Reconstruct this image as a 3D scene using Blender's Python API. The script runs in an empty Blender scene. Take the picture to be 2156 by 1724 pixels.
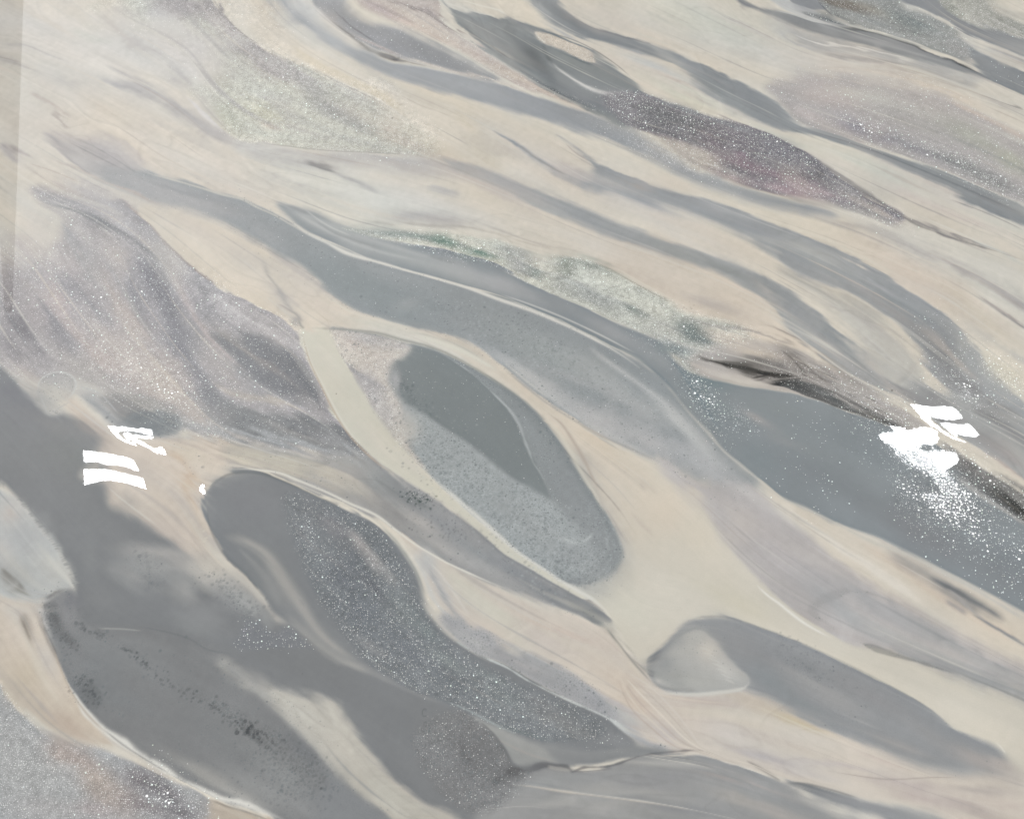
import bpy, math
import numpy as np
# ---- camera numbers shared by the camera and by the layout of the pours on the panel
TILT = math.radians(28.0); DIST = 1.25; LENS = 40.0; SENSOR = 36.0
CAM = (0.0, -DIST*math.sin(TILT), DIST*math.cos(TILT))
VW, VH = 2156.0, 1724.0                     # units in which the pours were measured

# ------------------------------------------------------------ camera, light, exposure
GLOW_DIR = (-0.3772, 0.6497, 0.66)  # towards the bright patch added to the world
scene = bpy.context.scene
cam = bpy.data.cameras.new('camera'); cam.lens = LENS; cam.sensor_width = SENSOR; cam.clip_start = 0.02; cam.clip_end = 100
camo = bpy.data.objects.new('camera', cam); scene.collection.objects.link(camo)
camo.location = CAM; camo.rotation_euler = (TILT, 0, 0); scene.camera = camo
GAIN = 1.29                                    # light falling on the panel
world = bpy.data.worlds.new('World'); scene.world = world; world.use_nodes = True
bg = world.node_tree.nodes['Background']; bg.inputs[0].default_value = (1.0, 1.0, 1.0, 1); bg.inputs[1].default_value = 1.0
WN, WL = world.node_tree.nodes, world.node_tree.links      # an even room with an added bright patch, far left
wt = WN.new('ShaderNodeTexCoord'); wd = WN.new('ShaderNodeVectorMath'); wd.operation = 'DOT_PRODUCT'; WL.new(wt.outputs['Generated'], wd.inputs[0])
wd.inputs[1].default_value = GLOW_DIR
wm = WN.new('ShaderNodeMapRange'); wm.interpolation_type = 'SMOOTHSTEP'; WL.new(wd.outputs['Value'], wm.inputs[0])
for i, v in ((1, math.cos(math.radians(26))), (2, math.cos(math.radians(5))), (3, 0.70), (4, 2.3)): wm.inputs[i].default_value = v
wc = WN.new('ShaderNodeCombineColor')
for i in range(3): WL.new(wm.outputs[0], wc.inputs[i])
WL.new(wc.outputs[0], bg.inputs[0])
fill_light = bpy.data.lights.new('overhead_fill', 'AREA'); fill_light.shape = 'SQUARE'; fill_light.size = 2.4; fill_light.energy = 205; fill_light.color = (1, 1, 1)  # unseen area light added overhead for extra soft light
fill_obj = bpy.data.objects.new('overhead_fill', fill_light); scene.collection.objects.link(fill_obj)
fill_obj.location = (-0.4, -2.2, 6.0); fill_obj.rotation_euler = (math.radians(20.5), 0, math.radians(-8))
scene.view_settings.view_transform = 'Standard'; scene.view_settings.look = 'None'
scene.view_settings.exposure = 0.0; scene.view_settings.gamma = 1.0; scene.view_settings.use_curve_mapping = False
scene.render.engine = 'CYCLES'
#PAINT-BEGIN
import numpy as np, math
rng = np.random.RandomState(7)
def to_plane(x, y):
    """measured point -> metres on the panel's top (z = 0)"""
    sx = (np.asarray(x, float)-VW/2)/VW*SENSOR/LENS
    sy = -(np.asarray(y, float)-VH/2)/VW*SENSOR/LENS
    # camera axes
    dx = sx; c, s = math.cos(TILT), math.sin(TILT)
    dy = sy*c + s; dz = sy*s - c
    t = -CAM[2]/dz
    return CAM[0]+t*dx, CAM[1]+t*dy
PITCH = 0.0009
X0, X1, Y0, Y1 = -0.80, 0.80, -0.50, 0.64
NX = int(round((X1-X0)/PITCH)); NY = int(round((Y1-Y0)/PITCH))
K = 0.9*DIST/VW/PITCH                       # grid cells per measured unit (panel centre)
def G(pts):
    p = np.array([(a[0], a[1]) for a in pts], float)
    X, Y = to_plane(p[:, 0], p[:, 1])
    q = np.stack([(X-X0)/PITCH, (Y-Y0)/PITCH], 1)
    return q
def spline(q, w, closed, n=6):
    N = len(q); out = []; ow = []
    rngi = range(N) if closed else range(N-1)
    for i in rngi:
        if closed: a, b, c, d = q[(i-1) % N], q[i], q[(i+1) % N], q[(i+2) % N]; wb, wc = w[i], w[(i+1) % N]
        else: a, b, c, d = q[max(i-1, 0)], q[i], q[i+1], q[min(i+2, N-1)]; wb, wc = w[i], w[i+1]
        # centripetal-like: limit tangents by segment length
        L = np.linalg.norm(c-b)+1e-6
        t1 = (c-a)/2; t2 = (d-b)/2
        l1 = np.linalg.norm(t1); l2 = np.linalg.norm(t2)
        if l1 > 1.1*L: t1 = t1*1.1*L/l1
        if l2 > 1.1*L: t2 = t2*1.1*L/l2
        m = max(2, min(n, int(L/6)+1))
        for k in range(m):
            t = k/m; t3 = t*t*t; tt = t*t
            out.append((2*t3-3*tt+1)*b+(t3-2*tt+t)*t1+(-2*t3+3*tt)*c+(t3-tt)*t2)
            ow.append(wb+(wc-wb)*t)
    if not closed: out.append(q[-1]); ow.append(w[-1])
    return np.array(out), np.array(ow)
def blur1(a, r):
    """three box blurs of radius r along both axes"""
    r = int(max(1, r))
    for _ in range(3):
        for ax in (0, 1):
            p = np.pad(a, [(r+1, r) if i == ax else (0, 0) for i in range(a.ndim)], mode='edge')
            c = np.cumsum(p, axis=ax, dtype=np.float64)
            if ax == 0: a = (c[2*r+1:]-c[:-2*r-1])/(2*r+1)
            else: a = (c[:, 2*r+1:]-c[:, :-2*r-1])/(2*r+1)
    return a.astype(np.float32)
def resize(a, ny, nx):
    ys = np.linspace(0, a.shape[0]-1, ny); xs = np.linspace(0, a.shape[1]-1, nx)
    y0 = np.minimum(ys.astype(int), a.shape[0]-2); x0 = np.minimum(xs.astype(int), a.shape[1]-2)
    fy = (ys-y0)[:, None]; fx = (xs-x0)[None, :]
    if a.ndim == 3: fy = fy[..., None]; fx = fx[..., None]
    A = a[y0]; Bq = a[y0+1]
    r0 = A[:, x0]*(1-fx)+A[:, x0+1]*fx; r1 = Bq[:, x0]*(1-fx)+Bq[:, x0+1]*fx
    return (r0*(1-fy)+r1*fy).astype(np.float32)
def noise(size):
    """smooth noise with features of about `size` grid cells, unit variance"""
    st = max(1, size/4.0)
    ny, nx = int(NY/st)+3, int(NX/st)+3
    a = rng.randn(ny, nx).astype(np.float32)
    a = blur1(a, 1); a /= a.std()
    return resize(a, NY, NX)
N6, N16, N40, N110, N300 = noise(6), noise(16), noise(40), noise(110), noise(300)
JIT = 0.45*N16+0.7*N40+0.2*N6
def lin(c):
    c = np.asarray(c, np.float32)/255.0
    return np.where(c <= 0.04045, c/12.92, ((c+0.055)/1.055)**2.4).astype(np.float32)
img = np.zeros((NY, NX, 3), np.float32)
smear = np.ones((NY, NX), np.float32)       # how much the flow drags the pigment
gl = np.zeros((NY, NX), np.float32); du = np.zeros((NY, NX), np.float32); bu = np.zeros((NY, NX), np.float32)
part = np.zeros((NY, NX), np.int16)
PARTS = {1: 1}
FLOW = []                                   # tangents gathered from every edge
def segs(P, W, closed):
    A = P; B = np.roll(P, -1, 0); WA = W; WB = np.roll(W, -1)
    if not closed: A, B, WA, WB = A[:-1], B[:-1], WA[:-1], WB[:-1]
    return A, B, WA, WB
def band(P, W, closed, pad, step):
    """distance to the curve and its width/softness value, only near the curve"""
    x0 = int(max(0, (P[:, 0].min()-pad)//step*step)); x1 = int(min(NX, P[:, 0].max()+pad+1))
    y0 = int(max(0, (P[:, 1].min()-pad)//step*step)); y1 = int(min(NY, P[:, 1].max()+pad+1))
    if x1 <= x0+step or y1 <= y0+step: return None
    nx = (x1-x0+step-1)//step+1; ny = (y1-y0+step-1)//step+1
    D = np.full((ny, nx), 1e6, np.float32); S = np.full((ny, nx), float(W.mean()), np.float32)
    A, B, WA, WB = segs(P, W, closed)
    for a, b, wa, wb in zip(A, B, WA, WB):
        xa = int(max(0, (min(a[0], b[0])-pad-x0)//step)); xb = int(min(nx, (max(a[0], b[0])+pad-x0)//step+2))
        ya = int(max(0, (min(a[1], b[1])-pad-y0)//step)); yb = int(min(ny, (max(a[1], b[1])+pad-y0)//step+2))
        if xb <= xa or yb <= ya: continue
        X = (x0+np.arange(xa, xb)*step)[None, :]-a[0]; Y = (y0+np.arange(ya, yb)*step)[:, None]-a[1]
        d = b-a; L2 = float(d@d)+1e-9
        t = np.clip((X*d[0]+Y*d[1])/L2, 0, 1)
        e = (X-t*d[0])**2+(Y-t*d[1])**2
        Dv = D[ya:yb, xa:xb]; m = e < Dv
        Dv[m] = e[m]
        sv = wa+(wb-wa)*t
        S[ya:yb, xa:xb][m] = sv[m]
    D = np.sqrt(D)
    if step > 1:
        D = resize(np.minimum(D, pad*1.5), (ny-1)*step+1, (nx-1)*step+1)[:y1-y0, :x1-x0]; S = resize(S, (ny-1)*step+1, (nx-1)*step+1)[:y1-y0, :x1-x0]
        y1 = y0+D.shape[0]; x1 = x0+D.shape[1]
    else: D = D[:y1-y0, :x1-x0]; S = S[:y1-y0, :x1-x0]
    return x0, x1, y0, y1, D, S
def inside(P, x0, x1, y0, y1):
    c = np.zeros((y1-y0, x1-x0+1), np.int32)
    Q = np.roll(P, -1, 0)
    for a, b in zip(P, Q):
        if a[1] == b[1]: continue
        lo, hi = (a, b) if a[1] < b[1] else (b, a)
        ys = np.arange(max(y0, math.ceil(lo[1])), min(y1, math.ceil(hi[1])))
        if len(ys) == 0: continue
        xs = lo[0]+(ys-lo[1])*(hi[0]-lo[0])/(hi[1]-lo[1])
        xi = np.clip(np.ceil(xs).astype(int)-x0, 0, x1-x0)
        np.add.at(c, (ys-y0, xi), 1)
    return (np.cumsum(c, 1)[:, :-1] % 2).astype(bool)
def put(sl, al, col, var, vn):
    c = lin(col)
    if var:
        m = 1+var*vn[sl][..., None]*np.array([1, 1, 1.0], np.float32)
        src = c*m
    else: src = c
    img[sl] += (src-img[sl])*al[..., None]
def third(p, default): return [a[2] if len(a) > 2 else default for a in p]
def poly(pts, col=None, soft=6, a=1.0, var=0.0, vn=None, sm=None, j=0.35, g=None, d=None, b=None, pid=None, flow=1.0, setg=True):
    """a pour with its own outline; soft = width of the edge, g/d/b = sparkle, dust, bubbles"""
    q = G(pts); w = np.array([s if s < 3.5 else 1.45*s for s in third(pts, soft)], float)*K
    P, W = spline(q, w, True)
    if flow: FLOW.append((P, flow, True))
    pad = float(W.max())*1.3+4; step = 1 if pad < 22 else (2 if pad < 60 else 4)
    r = band(P, W, True, pad, step)
    if r is None: return
    x0, x1, y0, y1, D, S = r
    ins = inside(P, x0, x1, y0, y1); sl = (slice(y0, y1), slice(x0, x1))
    sd = np.where(ins, D, -D)+j*S*JIT[sl]
    t = np.clip(0.5+sd/(2*np.maximum(S, 0.6)), 0, 1); al = t*t*(3-2*t)
    full = al; al = al*a
    if col is not None: put(sl, al, col, var, N40 if vn is None else vn)
    if sm is not None: smear[sl] += (sm-smear[sl])*full
    for arr, v in ((gl, g), (du, d), (bu, b)):
        if v is not None: arr[sl] += (v-arr[sl])*full
    if pid is not None:
        k = 1
        if pid != 1: k = len(PARTS)+1; PARTS[k] = pid
        part[sl][full > 0.5] = k
def stroke(pts, col=None, w=4, a=1.0, prof=1.0, g=None, d=None, b=None, sm=None, j=0.12, flow=1.0, var=0.0, fade=0.14):
    """a filament: half width w (or third value of a point), Gaussian profile"""
    q = G(pts); ww = np.array(third(pts, w), float)*K
    aa = [p[3] if len(p) > 3 else 1.0 for p in pts]
    P, W = spline(q, ww, False)
    if flow: FLOW.append((P, flow, False))
    pad = float(W.max())*2.6+3; step = 1 if pad < 26 else (2 if pad < 70 else 4)
    r = band(P, W, False, pad, step)
    if r is None: return
    x0, x1, y0, y1, D, S = r; sl = (slice(y0, y1), slice(x0, x1))
    D = np.maximum(D+j*S*JIT[sl], 0)
    S = np.maximum(S, 0.55)
    al = np.exp(-(D/S)**(2*prof))
    full = np.where(D < 2.6*S, al, 0)
    # both ends die away along the filament
    seg = np.concatenate([[0], np.cumsum(np.linalg.norm(np.diff(P, axis=0), axis=1))]); u = seg/max(seg[-1], 1e-6)
    A2 = np.clip(np.minimum(u, 1-u)/fade, 0, 1) if fade else np.ones_like(u)
    r2 = band(P, A2, False, pad, step)
    full = full*np.clip(r2[5][:full.shape[0], :full.shape[1]], 0, 1)
    al = full*a
    if col is not None: put(sl, al, col, var, N16)
    if sm is not None: smear[sl] += (sm-smear[sl])*full
    for arr, v in ((gl, g), (du, d), (bu, b)):
        if v is not None: arr[sl] += (v-arr[sl])*full
def blob(x, y, rx, ry, ang, col=None, a=0.8, g=None, d=None, b=None, j=0.35, p=1.0):
    """a soft cloud of pigment; ang in degrees, down to the right positive"""
    q = G([(x, y)])[0]; e1 = G([(x+math.cos(math.radians(ang))*rx, y+math.sin(math.radians(ang))*rx)])[0]-q
    e2 = G([(x-math.sin(math.radians(ang))*ry, y+math.cos(math.radians(ang))*ry)])[0]-q
    R = 2.0*max(np.abs(e1).max(), np.abs(e2).max())+4
    R = 2.0*(np.abs(e1)+np.abs(e2))+3
    x0, x1 = int(max(0, q[0]-R[0])), int(min(NX, q[0]+R[0])); y0, y1 = int(max(0, q[1]-R[1])), int(min(NY, q[1]+R[1]))
    if x1 <= x0 or y1 <= y0: return
    X = np.arange(x0, x1)[None, :]-q[0]; Y = np.arange(y0, y1)[:, None]-q[1]
    det = e1[0]*e2[1]-e1[1]*e2[0]
    u = (X*e2[1]-Y*e2[0])/det; v = (-X*e1[1]+Y*e1[0])/det
    sl = (slice(y0, y1), slice(x0, x1))
    r2 = (u*u+v*v)*np.exp(j*0.8*(N40[sl]+0.5*N16[sl]))
    full = np.exp(-r2**p)*np.clip((4-u*u-v*v)/1.5, 0, 1); al = full*a
    if col is not None: put(sl, al, col, 0, None)
    for arr, vv in ((gl, g), (du, d), (bu, b)):
        if vv is not None: arr[sl] += (vv-arr[sl])*full
def flow_field():
    """unit direction of the flow on a coarse grid, from the tangents of every outline"""
    st = 8; ny, nx = NY//st+2, NX//st+2
    T = np.zeros((ny, nx, 3), np.float32)
    for P, wt, closed in FLOW:
        A = P; B = np.roll(P, -1, 0)
        if not closed: A, B = A[:-1], B[:-1]
        d = B-A; L = np.linalg.norm(d, axis=1)+1e-6
        for a, dd, l in zip(A, d, L):
            n = max(1, int(l/st)); th = 2*math.atan2(dd[1], dd[0])
            for k in range(n):
                p = a+dd*(k+0.5)/n; xi, yi = int(p[0]/st), int(p[1]/st)
                if 0 <= xi < nx and 0 <= yi < ny:
                    T[yi, xi] += np.array([math.cos(th), math.sin(th), 1])*wt*l/n
    th0 = 2*math.atan2(-0.52, 1.0)
    out = np.zeros((ny, nx, 2), np.float32); out[..., 0] = math.cos(th0)*0.02; out[..., 1] = math.sin(th0)*0.02
    for r, k in ((1, 1.0), (3, 0.6), (7, 0.25), (16, 0.1)):
        b = blur1(T, r)*(2*r+1)**1.2; out += k*b[..., :2]
    th = 0.5*np.arctan2(out[..., 1], out[..., 0])
    # interpolate the double angle, not the angle
    cc = resize(np.stack([np.cos(2*th), np.sin(2*th)], -1), NY, NX)
    th = 0.5*np.arctan2(cc[..., 1], cc[..., 0])
    vx, vy = np.cos(th), np.sin(th)
    s = np.where(vx < 0, -1, 1)
    return (vx*s).astype(np.float32), (vy*s).astype(np.float32)
def drag(src, vx, vy, n, step, jitter=None):
    """average of src along the flow, n steps each way"""
    acc = src.astype(np.float32).copy(); cnt = np.ones((NY, NX), np.float32)
    yy, xx = np.mgrid[0:NY, 0:NX].astype(np.float32)
    for sgn in (1, -1):
        px, py = xx.copy(), yy.copy(); lx, ly = vx*sgn, vy*sgn
        for k in range(n):
            px += lx*step; py += ly*step
            xi = np.clip(px+0.5, 0, NX-1).astype(np.int32); yi = np.clip(py+0.5, 0, NY-1).astype(np.int32)
            wx, wy = vx[yi, xi], vy[yi, xi]
            s = np.sign(wx*lx+wy*ly); s[s == 0] = 1
            lx, ly = wx*s, wy*s
            if jitter is None:
                acc += src[yi, xi]; cnt += 1
            else:
                m = (jitter > k/n).astype(np.float32)
                acc += src[yi, xi]*(m[..., None] if src.ndim == 3 else m); cnt += m
    return acc/(cnt[..., None] if src.ndim == 3 else cnt)
# ---------------------------------------------------------------- pigments
CR=(207,203,190); YC=(204,202,186); BG=(208,197,179); PK=(203,193,184); LG=(184,184,181); MG=(160,163,163)
BL=(139,148,150); PG=(129,132,134); DG=(108,111,113); LI=(172,168,170); WH=(220,217,208); TQ=(122,133,137)
img[:] = lin(CR)
part[:] = 1
# broad tints of the cream ground
for (x, y, rx, ry, an, c, a) in [
  (120,90,260,90,20,(207,204,196),.9),(330,60,150,70,10,(201,199,193),.7),(200,330,330,110,25,(204,197,185),.8),(60,420,110,160,60,(202,197,184),.8),
  (500,360,190,60,25,(203,195,182),.8),(600,330,120,40,20,(200,196,190),.5),(700,400,220,60,22,(203,202,190),.9),(420,470,150,50,30,(202,195,180),.9),
  (560,520,140,40,35,(207,197,180),.9),(650,640,130,50,35,(206,198,182),.9),(350,420,150,30,25,(203,198,188),.8),
  (640,110,160,40,25,(209,203,187),.9),(860,190,220,40,22,(207,200,183),.9),(1000,260,160,50,30,(207,200,180),.9),(960,290,60,60,40,(203,195,176),.8),
  (1100,330,250,60,28,(205,199,187),.8),(1250,290,200,25,22,(210,203,186),.8),(1330,420,260,30,25,(203,197,187),.7),(1100,480,300,55,25,(207,200,184),.9),
  (1350,560,250,45,28,(206,197,182),.9),(1550,620,200,40,30,(206,197,182),.9),(800,430,180,40,20,(202,202,192),.9),(900,420,160,30,20,(198,196,188),.6),
  (1400,90,120,40,30,(206,200,188),.8),(1450,160,120,40,30,(207,200,184),.9),(1600,90,220,50,25,(203,199,189),.9),(1480,40,180,40,20,(202,203,190),.9),
  (1800,160,150,40,20,(201,194,183),.8),(1950,190,200,40,22,(196,191,181),.8),(1900,380,250,30,25,(205,204,191),.8),(2050,420,150,40,25,(200,193,184),.8),
  (1700,470,200,30,25,(206,200,184),.8),(1900,520,150,40,30,(200,196,185),.8),(2080,560,120,50,35,(198,196,185),.8),(1950,600,150,40,32,(203,193,180),.8),(2090,690,120,40,38,(205,198,182),.9),
  (2120,480,90,40,30,(202,201,188),.8),(1780,560,120,30,30,(203,196,182),.8),
  (1350,1000,130,120,30,(207,198,180),.9),(1450,1200,160,90,20,(204,203,187),.95),(1350,1180,120,60,0,(205,201,186),.9),(1450,1080,120,90,40,(206,199,182),.9),(1550,1280,120,60,30,(205,201,184),.9),
  (1900,1450,260,40,28,(204,202,184),.9),(2100,1560,130,40,30,(205,202,187),.9),(2050,1500,120,30,28,(206,200,183),.7),
  (1560,1500,200,40,10,(204,196,179),.9),(1680,1515,110,22,20,(198,188,163),.8),(1700,1560,200,30,12,(200,191,180),.9),(1650,1600,240,28,12,(190,184,180),.8),
  (1900,1660,250,30,12,(198,192,182),.8),(2050,1690,180,30,10,(203,197,183),.8),(2080,1650,100,18,12,(184,175,166),.6),(1950,1640,60,20,20,(178,170,166),.5),
  (1750,1620,200,14,12,(192,184,176),.6),(2000,1700,60,20,30,(193,182,174),.5),(2100,1700,80,20,20,(196,188,178),.7),
  (1300,1470,120,40,40,(203,191,176),.9),(1180,1330,150,30,25,(200,192,182),.8),(1050,1270,90,40,30,(199,197,184),.9),(1230,1380,90,25,25,(203,196,182),.9)]:
    blob(x, y, rx, ry, an, c, a)
# ---- top left: pale streaks
stroke([(0,92,8),(60,96,8),(110,120,8),(150,128,6)],(184,180,176),a=.45)
stroke([(150,62,10),(190,80,12),(240,90,8)],(186,187,176),a=.5)
stroke([(190,110,9),(240,135,10),(299,165,12)],(188,184,178),a=.5)
stroke([(200,160,5),(240,176,12),(299,190,17),(345,215,20),(385,238,17),(432,270,18),(480,295,16),(520,305,12)],(172,170,169),a=.85)
stroke([(223,138,3),(262,160,8),(310,182,7)],(172,169,166),a=.7)
stroke([(340,150,9),(400,178,14),(440,230,12),(470,275,9)],(190,186,178),a=.6)
stroke([(395,205,5),(430,243,8),(462,277,4)],(206,204,204),a=.8)
stroke([(60,190,8),(110,220,6),(150,250,4)],(184,175,166),a=.5)
stroke([(110,235,5),(150,265,3)],(160,152,146),a=.5)
poly([(495,300,8),(576,305,8),(650,316,4),(776,324,4),(900,335,10),(960,350,18),(900,362,26),(800,352,26),(700,352,26),(600,345,22),(540,330,20)],(183,183,179),a=.8,var=.03)
blob(860,352,120,18,12,(180,177,173),.7)
blob(1010,385,120,14,24,(184,178,172),.8)
# ---- glitter drift, top left
poly([(446,-40,6),(380,-60,10),(250,-60,40),(260,20,50),(350,50,50),(420,90,55),(440,160,40),(445,215,22),(462,255,16),(482,286,8),(511,297,7),(576,303,5),(648,312,3),(720,318,3),(776,320,3),(870,326,4),(915,330,22),(930,312,30),(880,270,40),(840,225,45),(800,190,40),(720,172,16),(648,141,8),(594,120,5),(551,98,4),(515,77,3),(490,55,3),(468,30,3)],(187,187,174),var=.05,vn=N110,g=.12,d=.95,pid=2,j=.5)
for (x,y,rx,ry,an,c,a) in [(430,18,80,22,15,(140,134,134),.8),(380,8,60,24,10,(156,150,150),.8),(520,102,36,12,-5,(120,115,115),.9),(545,95,18,10,30,(128,122,122),.7),(575,135,70,28,30,(160,154,153),.9),(490,55,40,25,50,(176,168,166),.8),
  (482,172,34,18,10,(165,166,150),.8),(530,190,60,30,20,(190,192,180),.7),(640,165,50,16,35,(170,167,163),.8),(700,230,55,16,28,(148,149,146),.85),(655,190,25,18,30,(158,158,152),.7),(752,262,45,16,30,(155,156,150),.8),
  (560,235,70,26,10,(188,188,168),.8),(625,280,80,16,5,(196,198,184),.7),(600,195,40,20,20,(182,184,170),.7),(570,262,20,8,10,(192,176,160),.6),(480,250,40,20,40,(176,178,160),.7),(860,300,50,14,20,(186,180,170),.7),(740,195,50,14,30,(198,196,188),.6)]:
    blob(x,y,rx,ry,an,c,a)
for (x,y,rx,ry,an,v) in [(430,15,130,35,10,.15),(575,120,90,25,30,.18),(700,230,120,50,25,.26),(650,170,70,30,30,.2)]: blob(x,y,rx,ry,an,None,g=v,d=.9)
blob(400,110,80,60,30,(200,196,190),.8,g=.02,d=.15)
# ---- cream stream from the top
poly([(446,-60),(446,-5,3),(468,27,3),(490,52,3),(515,74,3),(551,96,4),(594,118,5),(648,139,6),(702,162,10),(760,195,18),(830,235,25),(900,290,25),(960,330,22),(1010,352,15),(1060,360,20),(1060,300,40),(980,240,40),(900,205,30),(820,172,10),(750,135,10),(700,100,12),(650,62,18),(610,30,22),(600,-60,22)],(208,202,187),var=.015,pid=1,j=.15,sm=1)
stroke([(560,20,10),(610,60,14),(680,108,14),(740,140,10)],(200,199,190),a=.5)
stroke([(600,90,8),(660,130,12),(730,165,12),(800,200,14),(850,240,12)],(206,196,172),a=.6)
stroke([(960,215,20),(985,260,22),(1010,310,20),(1060,360,12)],(203,195,176),a=.6)
stroke([(690,165,2),(760,190,3),(820,225,3),(860,270,3)],(214,210,198),a=.6)
stroke([(840,195,2),(900,225,3),(960,250,3)],(190,184,172),a=.5)
# ---- large pale veil on the left
poly([(94,281,8),(125,305,7),(155,335,5),(190,361,10),(216,372,14),(270,385,16),(299,370,12),(299,350,14),(280,330,16),(262,300,14),(240,288,12),(190,285,14),(140,278,14)],(178,174,171),a=.85,var=.03)
stroke([(100,283,5),(140,318,7),(175,352,6),(200,370,4)],(166,161,160),a=.8)
stroke([(262,290,6),(288,318,10),(305,350,9)],(176,172,171),a=.8)
blob(300,300,60,30,40,(202,196,184),.7); blob(160,285,60,12,10,(200,193,183),.7); blob(230,330,50,16,25,(168,164,164),.6)
# main blue grey band
poly([(230,362,16),(299,362,8),(340,372,4),(378,381,4),(468,409,4),(522,421,5),(583,453,4),(648,494,3),(700,520,3),(776,547,3),(834,566,3),(906,585,3),(971,604,3),(1050,628,3),(1122,651,3),(1194,683,3),(1266,718,3),(1338,756,5),(1392,795,6),(1440,845,6),(1500,915,8),(1560,980,8),(1600,1020,12),(1540,1060,40),(1470,1020,20),(1410,984,8),(1338,950,5),(1266,918,4),(1201,882,4),(1151,849,4),(1104,813,5),(1050,770,6),(996,728,7),(942,706,7),(870,689,5),(809,673,5),(755,659,7),(719,641,9),(690,618,9),(666,592,7),(640,568,8),(612,553,8),(575,532,8),(540,511,9),(500,490,12),(432,455,16),(380,440,14),(324,421,12),(270,398,14),(216,375,14)],(147,154,156),var=.015,sm=.5,j=.3,pid=3,d=.05,b=.18)
for (x,y,rx,ry,an,c,a) in [(290,385,70,18,20,(171,170,168),.9),(360,408,80,20,18,(166,167,167),.9),(480,440,60,22,20,(150,153,155),.9),(440,425,50,14,20,(157,159,160),.7),(590,500,70,26,33,(146,151,153),.9),(560,500,40,14,35,(158,160,160),.6),(700,570,90,40,30,(136,145,147),.95),
  (790,620,110,34,20,(134,145,147),.95),(900,650,110,36,18,(140,149,151),.9),(860,640,30,12,-20,(162,167,166),.6),(1000,690,90,34,25,(149,155,157),.9),(1080,720,90,30,28,(153,160,160),.9),(1180,760,110,30,30,(160,167,166),.9),(1290,810,120,30,35,(166,170,169),.9),
  (1050,755,60,14,30,(176,178,177),.8),(1150,820,80,22,32,(182,182,180),.85),(1250,880,100,26,30,(184,183,181),.9),(1370,930,110,30,28,(183,182,180),.9),(1330,850,80,14,32,(172,174,173),.8),(1200,795,90,10,20,(170,172,172),.6),(1460,960,70,24,38,(176,177,177),.8),(1420,880,60,16,40,(190,191,188),.8),(1500,980,60,24,30,(180,180,178),.8),
  (1080,690,20,6,20,(170,178,176),.4)]:
    blob(x,y,rx,ry,an,c,a)
stroke([(150,330,14),(200,352,22),(260,372,26),(330,398,26),(400,424,22),(470,446,16),(520,462,10)],(169,168,167),a=.85,fade=.3)
stroke([(300,378,3),(360,396,5),(430,416,6),(500,432,5)],(148,151,154),a=.6,fade=.3)
stroke([(1050,745,9),(1104,785,12),(1160,835,10),(1230,885,10),(1300,925,8),(1380,962,9)],(190,190,186),a=.6)
stroke([(1230,725,4),(1320,790,8),(1400,850,10),(1460,920,14),(1520,985,14)],(190,191,188),a=.65)
for (x,y,rx,ry,an,v) in [(600,505,150,40,33,.35),(980,670,220,50,22,.35),(1180,780,160,40,30,.45),(1300,860,120,40,32,.3),(760,600,100,30,25,.15)]: blob(x,y,rx,ry,an,None,b=v)
# strip above the white line -> right pool
poly([(585,430,10),(650,440,12),(700,462,12),(740,480,5),(798,493,4),(834,511,4),(885,522,3),(942,530,3),(978,543,3),(1032,557,3),(1086,585,3),(1122,602,3),(1158,618,3),(1230,647,3),(1302,681,4),(1350,700,5),(1392,717,6),(1405,735,6),(1430,765,5),(1463,786,4),(1506,800,3),(1560,811,4),(1614,819,4),(1668,829,3),(1722,845,3),(1776,864,3),(1848,889,3),(1898,905,3),(1956,925,3),(2040,985,6),(2100,1040,5),(2180,1110,5),(2230,1140),(2230,1330),(2156,1289,4),(2064,1240,4),(1992,1203,4),(1920,1167,4),(1848,1131,5),(1776,1108,5),(1704,1073,5),(1646,1047,4),(1596,1008,4),(1560,978,4),(1524,948,4),(1488,906,4),(1452,866,4),(1416,823,4),(1380,788,4),(1338,752,4),(1266,715,3),(1194,679,3),(1122,647,3),(1050,622,3),(971,600,3),(906,581,3),(834,562,3),(776,545,3),(700,512,3),(648,490,4),(612,462,6)],(136,145,149),var=.015,sm=.35,j=.15,pid=4)
stroke([(590,436,7),(640,452,11),(700,478,11),(780,505,10),(860,530,9),(960,556,7)],(176,179,177),a=.75,fade=.2)
for (x,y,rx,ry,an,c,a) in [(650,465,50,10,30,(168,171,169),.8),(740,508,60,14,25,(164,168,167),.9),(860,545,100,18,15,(166,171,169),.9),(960,572,90,16,18,(172,175,173),.9),(1060,600,80,16,22,(172,173,173),.9),(1110,620,50,12,25,(160,163,163),.8),(1190,645,60,16,22,(146,151,153),.9),(1290,700,60,12,28,(160,163,164),.9),(1380,750,50,16,38,(151,157,159),.9),
  (1450,850,60,16,50,(140,148,150),.8),(1500,805,40,16,20,(118,137,141),.8),(1480,830,60,22,60,(120,137,141),.85),(1540,870,50,14,40,(130,142,144),.8),(1640,860,100,26,12,(138,147,149),.9),(1610,890,50,10,35,(160,158,156),.7),(1590,880,26,8,30,(172,165,160),.7),(1600,965,60,30,40,(131,143,147),.9),(1700,940,130,40,25,(136,145,148),.9),
  (1650,930,50,10,20,(154,157,157),.5),(1780,1030,180,36,28,(130,138,142),.95),(1950,1130,160,30,28,(131,135,139),.95),(2080,1190,120,40,28,(133,140,144),.9),(2000,1060,90,36,35,(128,134,138),.9),(1850,960,80,40,20,(134,144,148),.9),(2120,1170,60,30,30,(128,136,141),.8),(1640,1020,40,10,40,(134,143,147),.8)]:
    blob(x,y,rx,ry,an,c,a)
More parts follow.
